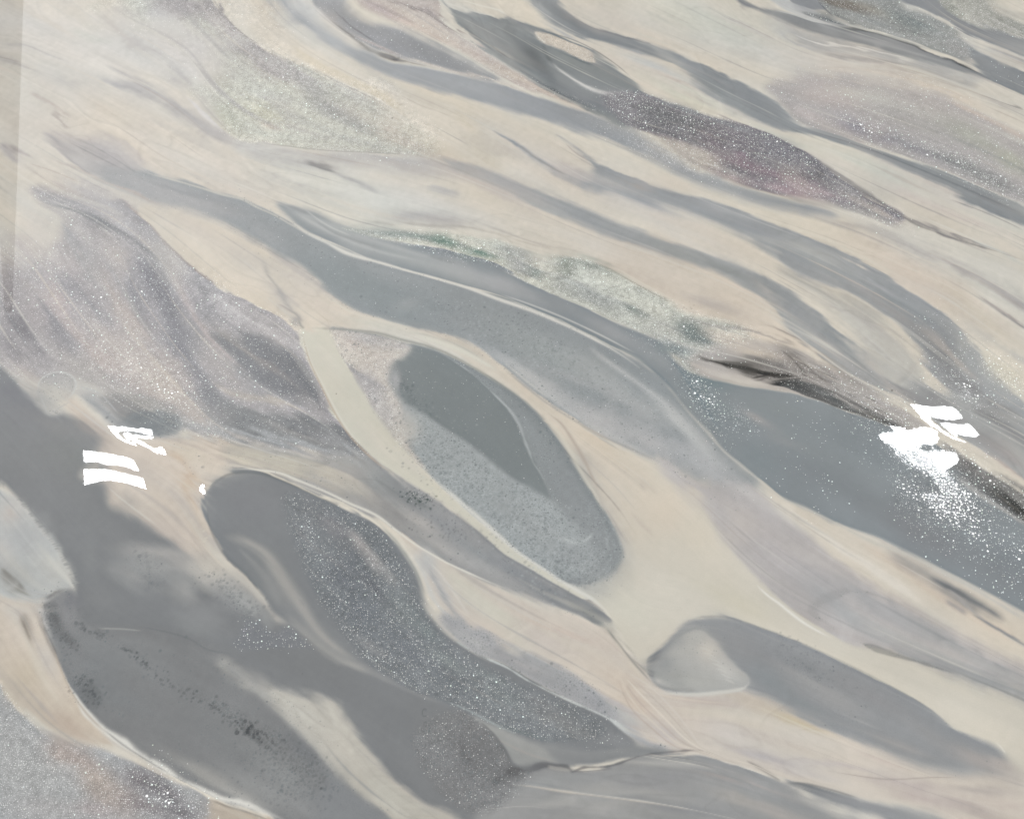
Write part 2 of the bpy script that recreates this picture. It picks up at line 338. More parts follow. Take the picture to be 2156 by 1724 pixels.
blob(1480,835,80,26,58,None,g=.8,d=.8); blob(1560,880,50,24,40,None,g=.35,d=.5); blob(1720,900,90,50,30,None,g=.10); blob(1720,1010,80,60,30,None,g=.12)
blob(2090,1130,160,70,30,None,g=.4); blob(2150,1180,80,60,30,None,g=.5); blob(1990,1060,130,60,35,None,g=.7,d=.5); blob(1960,990,120,62,30,None,g=1.,d=.6); blob(1990,1050,70,50,40,None,g=.96,d=.6)  # densest clouds place the painted sparkle beside the right glare
# ---- green glitter band
poly([(718,480,3),(798,486,4),(870,490,8),(942,497,8),(1050,515,9),(1111,533,14),(1150,545,14),(1182,541,5),(1230,545,4),(1284,566,4),(1338,595,4),(1410,632,5),(1440,660,12),(1500,665,8),(1560,684,8),(1580,700,12),(1530,720,20),(1480,740,14),(1452,755,10),(1463,786,5),(1430,766,5),(1405,737,5),(1392,717,4),(1302,679,3),(1230,644,3),(1158,616,3),(1122,601,3),(1086,584,3),(1050,562,3),(1014,549,3),(978,541,3),(942,527,3),(885,519,3),(834,511,4),(780,497,4)],(186,188,176),var=.05,vn=N40,g=.18,d=1.0,pid=2,j=.4)
for (x,y,rx,ry,an,c,a) in [(800,490,60,9,6,(160,168,162),.9),(880,498,60,10,8,(140,152,146),.9),(938,508,38,12,10,(106,133,120),.95),(1012,534,42,15,14,(104,134,122),.95),(975,518,26,10,10,(160,168,158),.8),(1060,530,40,10,10,(168,172,164),.9),(1090,560,40,18,30,(166,169,166),.9),(1129,575,16,9,15,(122,134,130),.95),
  (1151,568,18,18,80,(206,204,190),.9),(1194,560,22,16,70,(140,146,136),.9),(1240,558,50,12,15,(150,156,146),.9),(1190,600,40,20,20,(166,170,162),.8),(1262,588,50,14,10,(203,204,190),.85),(1250,625,60,12,25,(166,170,164),.9),(1331,651,28,10,25,(140,148,142),.9),(1300,612,28,10,20,(176,180,170),.8),(1320,625,50,14,28,(202,202,186),.7),(1390,660,50,14,25,(194,194,180),.9),(1400,690,30,12,20,(178,178,168),.7),
  (1450,692,28,20,30,(128,138,134),.9),(1478,712,36,13,25,(112,124,124),.95),(1425,735,40,14,10,(136,146,147),.9),(1450,765,30,8,40,(126,138,140),.8),(1530,708,50,14,12,(193,187,174),.85)]:
    blob(x,y,rx,ry,an,c,a)
blob(970,520,90,22,10,None,g=.5,d=1.); blob(1440,705,80,40,20,None,g=.4,d=.9)
# ---- cream and smoke to the right of the green band
poly([(1560,690,10),(1500,672,5),(1440,648,4),(1390,615,4),(1338,590,4),(1284,562,3),(1262,548,8),(1330,540,20),(1450,600,20),(1560,640,16),(1640,690,14),(1700,730,12),(1640,735,16),(1600,725,12)],(205,196,181),var=.02,pid=1)
blob(1500,640,70,10,15,(186,180,171),.8); blob(1480,625,50,8,15,(190,184,174),.6); blob(1440,600,80,8,12,(193,186,174),.5)
poly([(1470,740,8),(1540,725,12),(1610,728,8),(1660,735,8),(1720,760,8),(1776,790,8),(1830,820,8),(1880,850,6),(1920,868,5),(1950,900,5),(1940,915,4),(1898,903,3),(1848,886,3),(1776,863,3),(1722,844,3),(1668,827,3),(1614,817,3),(1560,809,3),(1506,798,4),(1463,783,5),(1450,765,6)],(174,170,164),var=.02,sm=.8,pid=5)
for (x,y,rx,ry,an,c,a) in [(1540,790,60,9,10,(193,189,181),.95),(1590,800,40,7,12,(194,190,182),.9),(1500,778,30,8,15,(188,184,178),.8),(1540,720,50,12,12,(198,189,176),.8),(1590,742,50,12,8,(198,188,172),.9),(1540,752,50,6,8,(160,156,152),.8),(1600,765,50,14,12,(128,125,120),.9),(1650,775,36,13,30,(126,123,120),.8),(1670,755,40,14,45,(128,124,119),.85),(1700,790,40,16,38,(146,142,138),.8),
   (1760,810,60,14,35,(146,143,140),.7),(1740,780,40,8,30,(150,146,142),.8),(1820,850,60,12,32,(152,149,147),.8),(1880,885,50,12,30,(118,117,116),.8),(1790,800,60,9,30,(160,155,151),.7),(1870,850,50,8,30,(172,168,166),.7)]:
    blob(x,y,rx,ry,an,c,a)
poly([(1625,803,2),(1650,799,3),(1690,800,5),(1740,818,6),(1794,848,6),(1840,870,6),(1900,900,3),(1898,904,2),(1848,888,2),(1794,869,2),(1722,844,2),(1668,820,2)],(98,100,100),a=.95,j=.3,sm=.7,d=.3)
blob(1690,815,40,7,25,(78,79,78),.8); blob(1640,803,22,5,8,(70,70,69),.9); blob(1850,878,40,8,28,(82,84,85),.7); blob(1740,835,40,5,25,(120,124,125),.7)
stroke([(1460,745,1),(1486,757,4),(1524,766,5),(1560,773,5),(1596,781,4.5),(1640,789,4),(1690,792,3)],(52,52,50),a=.9,j=.5)
stroke([(1524,762,8),(1570,765,9),(1610,772,10)],(120,117,112),a=.6,j=.8)
stroke([(1585,796,1.5),(1620,790,2.5),(1660,788,2)],(105,102,99),a=.8)
stroke([(1434,668,3),(1506,685,4),(1570,697,4),(1640,715,4),(1690,725,3)],(158,154,148),a=.7)
stroke([(1590,682,2),(1640,690,5),(1690,715,6),(1740,755,7),(1790,795,6),(1840,830,4)],(150,145,139),a=.8)
blob(1860,860,110,34,32,None,g=.65,d=.5); blob(1690,790,90,30,32,None,g=.18,d=.7)
# black gritty wedge at the right edge
poly([(1990,935,6),(2046,965,6),(2100,1003,5),(2156,1036,5),(2220,1080,5),(2220,1150,5),(2156,1102,4),(2100,1065,5),(2050,1035,10),(2000,990,14)],(126,126,125),a=.85,j=.5,g=.5,d=.5)
blob(2115,1045,55,17,33,(78,80,78),.8); blob(2150,1075,40,14,33,(66,68,66),.85); blob(2040,980,30,12,35,(120,118,116),.8)
stroke([(2010,1000,7),(2070,1046,6),(2120,1078,4),(2170,1112,4)],(172,172,168),a=.8,d=.8)
# ---- top band, dark body and beige flecks
poly([(600,-60,20),(620,5,18),(684,62,18),(726,90,12),(776,108,10),(834,132,6),(924,150,4),(1050,178,4),(1122,202,5),(1230,233,6),(1302,262,8),(1374,300,12),(1450,345,16),(1506,372,14),(1580,400,8),(1640,415,8),(1740,440,10),(1760,455,14),(1640,440,14),(1540,410,14),(1460,385,12),(1380,345,12),(1302,306,9),(1194,268,8),(1122,246,7),(1014,217,8),(906,188,9),(798,152,9),(740,120,12),(670,80,20),(620,50,25),(560,-10,25)],(156,160,163),var=.015,sm=.6,pid=3,j=.2)
blob(650,20,60,20,30,(186,187,186),.7); blob(700,85,40,16,30,(176,179,179),.8); blob(1400,330,60,12,25,(172,172,172),.8); blob(1560,400,70,8,15,(160,163,163),.8)
poly([(726,-50),(726,8,8),(762,40,10),(834,62,12),(906,90,10),(960,118,8),(1010,145,6),(1050,166,4),(1036,172,3),(978,157,4),(906,136,5),(845,122,6),(798,106,6),(744,82,6),(700,52,6),(672,25,7),(640,-50,8)],(147,149,152),var=.02,sm=.8,pid=4,g=.03,d=.15)
blob(940,130,70,14,22,(138,141,144),.8); blob(720,30,40,16,35,(146,147,149),.7); blob(805,90,60,12,25,(150,151,156),.7)
poly([(740,-50),(762,15,14),(800,35,12),(860,60,12),(930,90,10),(985,118,9),(1040,155,6),(1075,172,4),(1122,190,4),(1190,212,4),(1280,242,3),(1230,210,4),(1176,190,4),(1104,158,4),(1050,128,3),(1010,96,3),(960,68,4),(930,35,4),(900,-50)],(188,179,170),var=.03,sm=1,d=.45,g=.03,pid=1)
blob(860,50,70,10,25,(200,186,174),.9); blob(930,80,60,10,25,(197,186,174),.8); blob(800,20,40,8,30,(178,168,166),.8); blob(1010,110,50,10,35,(180,172,166),.7); blob(1090,165,60,8,25,(200,190,176),.9); blob(1180,205,60,6,25,(206,195,180),.9)
poly([(880,-50),(906,-10,4),(950,15,4),(990,30,3),(1010,36,3),(1048,40,3),(1060,20,4),(1010,-10,6),(980,-50)],(203,200,188),sm=.8)
stroke([(809,0,2),(850,14,3),(906,38,4),(950,58,3),(985,78,2)],(126,117,117),a=.85)
stroke([(870,14,6),(906,30,9),(945,50,7)],(150,142,141),a=.7)
stroke([(760,-5,3),(800,12,4),(845,35,5),(880,50,4)],(158,149,146),a=.5)
stroke([(686,40,2),(716,62,4),(744,84,5),(775,104,5),(834,125,5),(880,136,4),(930,146,2)],(98,97,99),a=.75,j=.5)
stroke([(700,18,1.2),(735,55,1.6),(770,78,1.8),(798,95,1.5)],(112,112,116),a=.8)
stroke([(742,76,6),(790,96,7),(822,110,6),(850,118,5)],(178,170,164),a=.8,d=.6)
stroke([(840,120,4),(880,128,6),(930,144,6),(990,158,5),(1044,170,3),(1090,188,3),(1130,202,3)],(200,193,182),a=.9,d=.5)
stroke([(826,120,3),(836,126,4),(842,118,3)],(92,90,90),a=.7)
# dark twisted body
poly([(930,-20,4),(942,14,3),(996,24,3),(1050,35,3),(1090,44,4),(1122,54,4),(1158,68,4),(1194,84,4),(1240,104,4),(1290,138,4),(1331,167,4),(1350,184,10),(1370,200,10),(1430,222,5),(1480,236,5),(1440,262,20),(1380,270,20),(1302,268,8),(1260,246,5),(1230,232,4),(1176,204,4),(1140,184,4),(1104,160,4),(1068,137,4),(1032,114,4),(1005,90,4),(978,68,5),(955,40,6)],(134,140,141),var=.03,sm=.9,pid=4)
for (x,y,rx,ry,an,c,a) in [(1030,60,50,18,30,(142,146,145),.8),(1060,100,50,10,42,(122,126,129),.8),(1120,110,24,26,60,(112,117,118),.8),(1130,130,30,9,50,(106,110,112),.8),(1000,50,30,6,55,(120,124,127),.7),(1200,125,60,14,25,(140,145,142),.9),(1270,155,50,12,25,(138,143,142),.8),(1095,60,40,10,20,(148,152,151),.7),(1180,180,60,9,28,(122,128,131),.8),(1250,215,60,10,22,(132,136,140),.8),(1080,70,20,8,50,(118,122,122),.6),(1100,90,20,12,-40,(126,130,131),.5)]:
    blob(x,y,rx,ry,an,c,a)
stroke([(960,30,3),(1000,80,4),(1050,120,4),(1104,155,4),(1160,190,3),(1230,222,3)],(116,120,123),a=.7,j=.5)
stroke([(985,60,1.5),(1040,105,2),(1075,128,2)],(98,98,99),a=.7)
stroke([(1135,72,3),(1143,90,4),(1150,115,4),(1165,135,3)],(102,107,108),a=.7,j=.5)
stroke([(1150,62,2),(1200,76,3),(1250,98,3),(1290,122,2)],(128,132,136),a=.8)
poly([(1126,67,1.5),(1160,75,2.5),(1194,89,2.5),(1225,103,2.5),(1248,118,2.5),(1254,134,2.5),(1225,126,2.5),(1190,108,4),(1160,96,4),(1140,88,4),(1131,78,3)],(197,190,177),sm=.5,d=.7,pid=1)
stroke([(1163,130,1),(1185,150,3.5),(1215,172,4.5),(1250,190,6),(1290,199,5.5),(1322,190,3),(1332,184,1.5)],(207,205,198),a=.95)
stroke([(1110,85,3),(1200,140,2),(1230,155,2)],(120,126,127),a=.5)
stroke([(1180,112,1.5),(1230,132,2),(1250,138,2)],(110,114,114),a=.6)
# cream tongue right of the twist
poly([(1160,62,3),(1200,74,3),(1260,90,3),(1340,112,8),(1400,130,12),(1440,150,12),(1490,185,8),(1545,222,6),(1600,250,5),(1661,272,3),(1700,290,4),(1760,310,4),(1900,372,5),(2156,488,5),(2230,520),(2230,620),(2156,560,10),(2010,510,8),(1920,470,6),(1866,430,4),(1812,402,4),(1758,366,4),(1704,322,4),(1632,283,4),(1560,258,4),(1500,240,4),(1434,222,4),(1390,208,5),(1350,186,5),(1331,167,3),(1290,137,3),(1240,104,3),(1200,88,3)],(205,200,187),var=.015,sm=1,pid=1)
blob(1300,130,50,10,25,(206,199,186),.8); blob(1440,200,70,14,28,(204,205,190),.9); blob(1640,285,90,9,22,(203,205,190),.9); blob(1800,340,100,12,25,(204,205,192),.9); blob(1380,140,70,8,22,(190,192,190),.7); blob(1480,215,60,10,25,(205,204,189),.8);blob(1420,170,60,10,25,(206,197,184),.8)
stroke([(1860,385,8),(1930,420,10),(2020,455,14),(2110,490,14)],(199,191,182),a=.7)
# bands above it
poly([(1080,-50),(1115,2,4),(1140,30,4),(1158,45,5),(1194,66,5),(1230,80,4),(1302,96,6),(1380,118,7),(1434,140,7),(1470,165,8),(1488,178,7),(1524,208,8),(1560,234,8),(1614,260,7),(1650,274,4),(1690,280,3),(1780,303,4),(1900,356,4),(2030,415,4),(2156,476,4),(2230,510),(2230,470),(2156,432,4),(2028,375,3),(1920,338,3),(1812,300,3),(1730,274,3),(1686,266,3),(1661,248,4),(1632,213,4),(1596,194,4),(1542,166,4),(1488,138,4),(1434,122,4),(1374,99,4),(1302,73,4),(1230,51,4),(1205,32,4),(1176,8,5),(1150,-50)],(143,148,150),var=.02,sm=.8,pid=3)
for (x,y,rx,ry,an,c,a) in [(1140,20,30,10,45,(170,174,174),.8),(1200,40,50,9,35,(126,132,135),.9),(1180,68,40,5,30,(176,179,179),.8),(1290,86,50,9,20,(138,143,146),.8),(1340,108,40,4,18,(160,164,165),.8),(1400,112,40,7,20,(145,150,152),.7),(1510,190,60,18,35,(140,147,149),.9),(1590,215,50,16,38,(136,142,146),.9),(1560,220,50,8,35,(152,158,159),.7),(1450,140,40,8,35,(150,154,157),.7),(1500,200,50,5,38,(168,170,169),.6),(1640,245,30,10,40,(132,138,141),.8),(1900,350,90,6,25,(160,162,162),.6),(2100,430,60,7,25,(138,141,143),.8)]:
    blob(x,y,rx,ry,an,c,a)
stroke([(1185,16,2),(1225,48,2.5),(1260,62,3),(1330,84,3),(1400,108,2)],(122,126,131),a=.7)
# purple glitter
poly([(1272,206,10),(1300,200,8),(1340,197,6),(1380,203,3),(1434,221,3),(1488,239,3),(1560,260,3),(1632,285,3),(1704,325,3),(1758,368,3),(1812,404,4),(1866,434,5),(1902,460,6),(1880,470,10),(1848,460,8),(1800,442,8),(1740,425,8),(1632,407,5),(1560,387,6),(1506,362,6),(1452,336,6),(1416,308,8),(1374,290,8),(1320,262,10),(1290,235,12)],(128,123,130),var=.06,vn=N40,g=.46,d=.8,sm=.7,pid=2,j=.4)
for (x,y,rx,ry,an,c,a) in [(1310,215,40,14,20,(136,134,138),.9),(1380,240,60,20,22,(118,118,122),.95),(1440,258,50,18,15,(116,117,120),.9),(1440,225,60,8,18,(138,143,145),.9),(1540,262,60,7,22,(140,143,147),.9),(1560,300,70,22,25,(128,118,130),.95),(1640,320,60,26,35,(128,124,136),.9),(1500,300,40,16,30,(128,116,124),.8),(1560,345,60,14,22,(130,114,122),.9),(1640,370,80,14,22,(140,124,132),.9),(1700,380,50,16,30,(128,118,124),.8),
  (1480,335,46,14,28,(184,178,168),.9),(1430,310,46,9,25,(184,178,168),.9),(1540,372,40,8,20,(176,166,162),.8),(1650,398,60,9,14,(168,152,156),.9),(1730,405,60,10,20,(168,154,156),.8),(1800,420,50,12,28,(168,163,158),.9),(1780,395,30,7,40,(160,158,156),.8),(1860,452,40,7,25,(176,170,162),.9),(1690,350,16,10,20,(150,142,146),.7),(1560,325,14,8,20,(150,128,140),.7)]:
    blob(x,y,rx,ry,an,c,a)
blob(1400,325,120,16,25,None,g=.35,d=.8); blob(1850,450,60,20,25,None,g=.3,d=.7); blob(1540,265,80,8,25,None,g=.1); blob(1330,220,60,16,20,None,g=.3,d=1.)
stroke([(1690,315,4),(1740,350,6),(1790,385,5),(1850,425,5),(1900,458,5),(1956,484,5),(2010,506,4),(2080,528,4),(2156,550,4)],(146,143,141),a=.8)
stroke([(1640,410,4),(1700,425,7),(1760,432,9),(1830,450,8),(1900,480,6)],(160,158,154),a=.65)
# second glitter drift
poly([(1625,182,14),(1668,170,18),(1704,158,18),(1800,165,18),(1900,180,18),(1992,205,12),(2060,240,12),(2156,290,14),(2230,330),(2230,462),(2156,428,3),(2028,372,3),(1920,336,3),(1812,299,3),(1758,282,3),(1704,266,4),(1680,250,6),(1660,225,8),(1640,205,8)],(178,174,170),var=.04,vn=N110,g=.12,d=.3,sm=.8,pid=2,j=.5)
for (x,y,rx,ry,an,c,a) in [(1740,200,60,20,20,(180,172,171),.8),(1810,268,46,16,12,(140,130,144),.95),(1850,285,30,9,20,(146,138,148),.9),(1700,240,40,16,25,(192,184,180),.8),(1900,230,90,20,18,(174,172,166),.8),(1990,335,90,12,25,(138,138,138),.8),(1930,315,50,10,25,(146,142,146),.8),(2060,365,80,14,28,(138,140,138),.8),(2050,290,80,18,25,(168,170,158),.9),(2130,340,50,20,28,(176,178,162),.8),(1950,270,60,18,20,(168,166,160),.7),(2120,395,50,12,25,(150,150,148),.8)]:
    blob(x,y,rx,ry,an,c,a)
blob(1740,210,90,40,20,None,g=.12,d=.3); blob(1830,275,80,22,20,None,g=.6,d=.4); blob(2010,335,150,22,25,None,g=.5,d=.6); blob(2080,380,90,22,25,None,g=.5,d=.8); blob(1950,200,90,26,20,None,g=.1,d=.3)
# top right bands
poly([(1540,-50),(1560,0,5),(1632,22,4),(1668,30,4),(1704,42,3),(1760,53,3),(1812,64,3),(1884,87,3),(1956,111,3),(2028,133,3),(2082,155,3),(2140,190,4),(2156,200,5),(2100,178,10),(2040,160,10),(1960,135,10),(1884,118,10),(1812,98,12),(1740,84,10),(1668,58,9),(1640,45,8),(1600,28,8),(1560,14,6),(1500,-50)],(140,143,144),var=.02,sm=.8,pid=4)
poly([(1640,42,8),(1700,70,8),(1780,90,10),(1900,118,12),(2000,150,12),(2060,165,14),(2020,175,18),(1900,140,14),(1800,120,12),(1700,98,8),(1655,65,8)],(174,174,170),a=.85)
stroke([(1760,53,3),(1812,65,5),(1850,76,6),(1890,89,5),(1950,109,4),(2020,131,3),(2080,155,2)],(84,86,87),a=.85,j=.4)
poly([(1600,-50),(1640,-5,3),(1670,6,3),(1704,20,3),(1740,36,3),(1790,52,3),(1770,56,4),(1720,44,4),(1680,32,4),(1640,14,4),(1580,-50)],(188,188,184),sm=.8)
poly([(1695,-50),(1716,0,3),(1740,20,3),(1758,36,3),(1812,56,3),(1884,76,3),(1956,98,3),(2010,116,4),(2040,122,8),(2050,105,8),(2020,70,8),(1992,50,5),(1950,30,8),(1902,10,12),(1870,-50)],(148,151,147),var=.05,sm=.8,g=.16,d=.7,pid=2)
for (x,y,rx,ry,an,c,a) in [(1760,8,60,8,10,(98,94,88),.9),(1800,14,50,8,12,(120,114,106),.8),(1740,20,20,6,50,(150,154,152),.7),(1860,28,60,8,20,(158,156,146),.9),(1830,45,60,8,18,(136,142,142),.9),(1930,52,50,14,22,(118,131,130),.95),(1900,40,40,10,20,(128,136,134),.8),(1980,80,60,10,25,(150,153,150),.9),(1880,70,60,5,20,(166,168,164),.8),(2020,105,40,14,30,(158,158,155),.9),(1740,38,40,9,22,(120,126,128),.8),(1690,12,20,10,20,(140,144,148),.9)]:
    blob(x,y,rx,ry,an,c,a)
poly([(1690,26,3),(1720,30,4),(1760,44,4),(1782,54,3),(1740,44,3)],(112,118,120),g=.6,d=1.)
poly([(1650,-50),(1660,0,3),(1690,14,3),(1715,22,3),(1740,20,3),(1724,4,2),(1712,-10,2),(1700,-50)],(142,146,150),sm=.5)
poly([(1870,-50),(1892,0,4),(1940,18,3),(1992,44,3),(2060,82,3),(2100,98,4),(2156,122,4),(2230,150),(2230,110),(2156,84,5),(2100,66,5),(2040,46,8),(2010,30,8),(1985,10,8),(1960,-50)],(143,146,148),var=.02,sm=.8,pid=3)
poly([(1965,-50),(1985,5,9),(2010,30,9),(2050,50,8),(2110,70,6),(2156,86,5),(2230,110),(2230,60),(2156,46,10),(2100,20,14),(2060,-50,10)],(166,167,158),var=.05,d=.9,g=.15,sm=.8,pid=2)
blob(2000,18,26,10,40,(128,134,124),.7)
poly([(2040,98,5),(2070,118,5),(2110,136,5),(2156,156,4),(2230,190),(2230,235),(2156,198,4),(2110,178,4),(2082,160,4),(2060,140,5),(2045,118,5)],(140,145,148),var=.02,sm=.8,pid=4,g=.1)
poly([(2100,100,8),(2156,125,8),(2230,150),(2230,190),(2156,152,8),(2110,132,10),(2080,112,10)],(186,182,172),a=.8)
stroke([(2020,80,3),(2060,98,4),(2110,115,4),(2156,135,3)],(180,180,176),a=.6)
stroke([(1995,50,3),(2030,72,4),(2060,90,3)],(176,178,174),a=.7)
stroke([(1668,72,1.5),(1700,82,2),(1740,93,2.2),(1812,107,2.5),(1870,118,2),(1930,134,1)],(217,214,206),a=.9)
stroke([(1729,108,4),(1780,122,8),(1830,131,9),(1880,136,6),(1930,140,3)],(163,161,157),a=.75)
stroke([(1640,60,3),(1665,85,4),(1690,96,4),(1720,106,3)],(180,180,177),a=.6)
stroke([(2057,200,1.5),(2090,206,3),(2125,215,3),(2160,229,3)],(122,122,121),a=.8)
stroke([(2000,210,8),(2060,240,10),(2120,270,10),(2170,300,8)],(198,186,172),a=.6)
stroke([(1700,140,8),(1800,148,9),(1900,165,8),(2000,195,8),(2100,240,8)],(205,195,180),a=.5)
stroke([(1850,140,6),(1950,160,8),(2040,190,8),(2156,240,8)],(176,172,164),a=.6)
stroke([(1500,30,5),(1560,50,6),(1640,90,5)],(192,189,182),a=.5)
blob(1640,60,40,16,60,(184,186,182),.5)
# ---- middle bands
poly([(1040,274,4),(1086,297,4),(1122,325,4),(1160,348,5),(1200,368,8),(1240,380,14),(1240,350,14),(1210,322,6),(1190,300,5),(1172,284,5),(1205,308,5),(1240,335,4),(1266,350,3),(1300,362,3),(1338,375,3),(1380,390,3),(1440,408,4),(1524,432,4),(1600,462,4),(1668,490,4),(1758,520,4),(1800,543,4),(1844,562,3),(1884,590,3),(1920,614,3),(1960,640,3),(1992,663,3),(2028,704,3),(2057,741,4),(2080,775,4),(2110,805,5),(2156,850,5),(2230,900),(2230,930),(2156,885,6),(2100,872,5),(2040,850,5),(1992,822,6),(1963,788,6),(1938,738,8),(1900,695,8),(1866,668,8),(1794,624,9),(1740,600,9),(1704,587,9),(1660,562,9),(1632,540,9),(1560,495,9),(1488,462,9),(1430,440,9),(1380,425,10),(1300,408,12),(1240,395,12),(1194,374,6),(1150,350,5),(1110,322,4),(1080,300,3)],(158,161,162),var=.02,sm=.9,pid=3)
for (x,y,rx,ry,an,c,a) in [(1210,365,50,12,22,(190,184,178),.9),(1290,390,60,10,20,(178,176,172),.8),(1370,430,50,8,22,(152,156,161),.9),(1450,430,80,12,22,(158,162,164),.9),(1570,480,80,14,28,(152,157,160),.9),(1700,540,90,20,28,(150,156,158),.9),(1620,495,50,10,28,(150,154,158),.8),(1700,520,60,8,25,(166,168,166),.7),(1800,575,70,18,32,(148,153,154),.9),(1880,630,60,22,36,(143,150,152),.9),(1760,600,40,8,30,(168,170,170),.8),(1940,680,50,26,42,(144,149,151),.9),(1980,740,50,26,48,(148,150,151),.9),(2040,810,60,26,40,(142,142,142),.9),(2120,862,50,12,25,(146,145,144),.8),(1850,600,50,6,28,(162,162,164),.6)]:
    blob(x,y,rx,ry,an,c,a)
blob(1990,750,50,90,-30,None,g=.3,d=.2); blob(2030,820,80,36,35,None,g=.75,d=.5); blob(1960,820,50,30,30,None,g=.15)
# glitter right of that band
blob(2110,790,70,34,40,(200,197,180),.8,g=.65,d=.7); blob(2090,760,50,30,50,None,g=.5)
# second middle band
poly([(930,330,6),(970,342,9),(1020,358,8),(1080,380,7),(1140,402,6),(1194,425,5),(1266,458,5),(1330,482,6),(1380,500,6),(1466,528,6),(1524,550,6),(1570,572,5),(1620,592,5),(1668,618,5),(1704,645,5),(1740,672,5),(1776,703,6),(1815,735,7),(1860,768,8),(1920,800,8),(1980,820,8),(2040,845,10),(2100,868,12),(2180,890,14),(2230,920),(2230,1080),(2156,1015,3),(2082,965,3),(2035,933,3),(1985,908,3),(1920,850,3),(1866,828,3),(1812,803,3),(1776,782,3),(1740,756,3),(1704,728,3),(1679,705,3),(1650,675,4),(1610,635,5),(1560,603,5),(1500,572,8),(1430,552,12),(1370,530,12),(1300,505,10),(1230,475,9),(1180,452,8),(1122,425,7),(1060,395,7),(1000,370,8),(950,355,8)],(166,168,166),var=.025,sm=.9,pid=3)
for (x,y,rx,ry,an,c,a) in [(1000,362,50,9,20,(178,175,170),.9),(1110,405,60,10,24,(172,171,168),.9),(1230,455,60,12,25,(157,161,163),.9),(1330,495,70,12,22,(160,163,163),.9),(1430,535,60,12,22,(164,167,164),.8),(1530,570,60,9,28,(150,154,152),.9),(1600,600,60,12,32,(147,151,151),.95),(1680,650,60,14,38,(150,154,156),.95),(1620,625,50,8,42,(176,174,168),.8),(1720,690,50,18,42,(158,161,162),.9),(1800,760,50,9,40,(146,151,152),.9),(1760,705,46,9,38,(144,150,152),.9),(1830,800,60,18,32,(162,162,160),.8),
  (1900,815,60,14,28,(148,149,150),.9),(1980,860,70,18,32,(150,150,150),.95),(2060,910,80,16,35,(156,155,153),.9),(2130,960,60,18,38,(160,156,154),.9),(2000,890,60,8,32,(142,142,143),.8),(2140,910,50,12,35,(148,148,149),.9),(2080,870,50,8,25,(140,140,140),.8),(2120,990,50,8,38,(186,176,168),.8),(1760,750,60,10,38,(164,164,163),.8),(1740,735,50,5,38,(184,182,176),.7)]:
    blob(x,y,rx,ry,an,c,a)
# grey cream between the two
poly([(1639,558,9),(1704,592,9),(1794,632,10),(1860,680,12),(1910,740,10),(1945,800,8),(1900,795,14),(1840,745,14),(1790,695,14),(1740,655,12),(1690,615,10),(1650,590,8)],(181,180,172),a=.9,var=.02,sm=1)
stroke([(1740,640,5),(1790,680,7),(1850,730,6),(1900,780,4)],(194,193,185),a=.6)
stroke([(1700,612,4),(1760,650,5),(1800,690,4)],(200,199,188),a=.5)
# right border: cream with smoke
stroke([(1870,560,10),(1960,590,12),(2010,600,10),(2060,640,10),(2120,690,10),(2180,730,8)],(206,198,184),a=.6)
stroke([(1960,520,6),(2020,560,12),(2080,590,14),(2150,640,12),(2200,670,10)],(172,168,164),a=.75)
stroke([(2060,620,4),(2110,655,6),(2170,700,5)],(156,150,147),a=.7)
stroke([(1700,455,5),(1760,470,9),(1830,480,9),(1920,520,8),(1990,545,6)],(178,175,168),a=.65)
stroke([(2040,510,4),(2090,530,8),(2156,565,8)],(196,198,190),a=.7)
stroke([(2060,720,4),(2110,765,5),(2160,800,4)],(200,198,186),a=.6)
# faint patches mid left
stroke([(640,336,4),(670,345,7),(690,355,7),(709,362,4)],(136,134,132),a=.85,j=.6)
stroke([(700,360,5),(730,375,8),(770,392,8),(800,410,4)],(166,166,164),a=.7)
stroke([(896,395,6),(930,402,10),(970,412,8)],(172,172,170),a=.7)
stroke([(825,472,3),(850,470,5),(890,474,6),(960,478,6),(1020,482,4)],(170,168,160),a=.7)
stroke([(818,474,3),(835,473,4)],(132,130,118),a=.8)
blob(920,462,80,12,6,(178,175,170),.85); blob(870,455,40,7,-10,(172,172,170),.6); blob(780,470,60,9,4,(196,195,184),.7)
stroke([(720,478,3),(790,470,4),(830,474,3)],(176,178,170),a=.6)
stroke([(1050,490,3),(1120,510,4),(1180,525,4),(1250,540,3)],(190,184,172),a=.5)
stroke([(600,432,2),(640,447,4),(690,462,5)],(150,153,153),a=.8,j=.5)
stroke([(620,446,3),(660,470,5),(720,500,5),(800,530,5),(880,548,4)],(184,187,184),a=.5)
stroke([(650,455,2),(700,488,3),(740,505,3),(800,524,3)],(146,150,151),a=.6)
stroke([(900,538,4),(930,546,5),(960,555,3)],(142,147,148),a=.6)
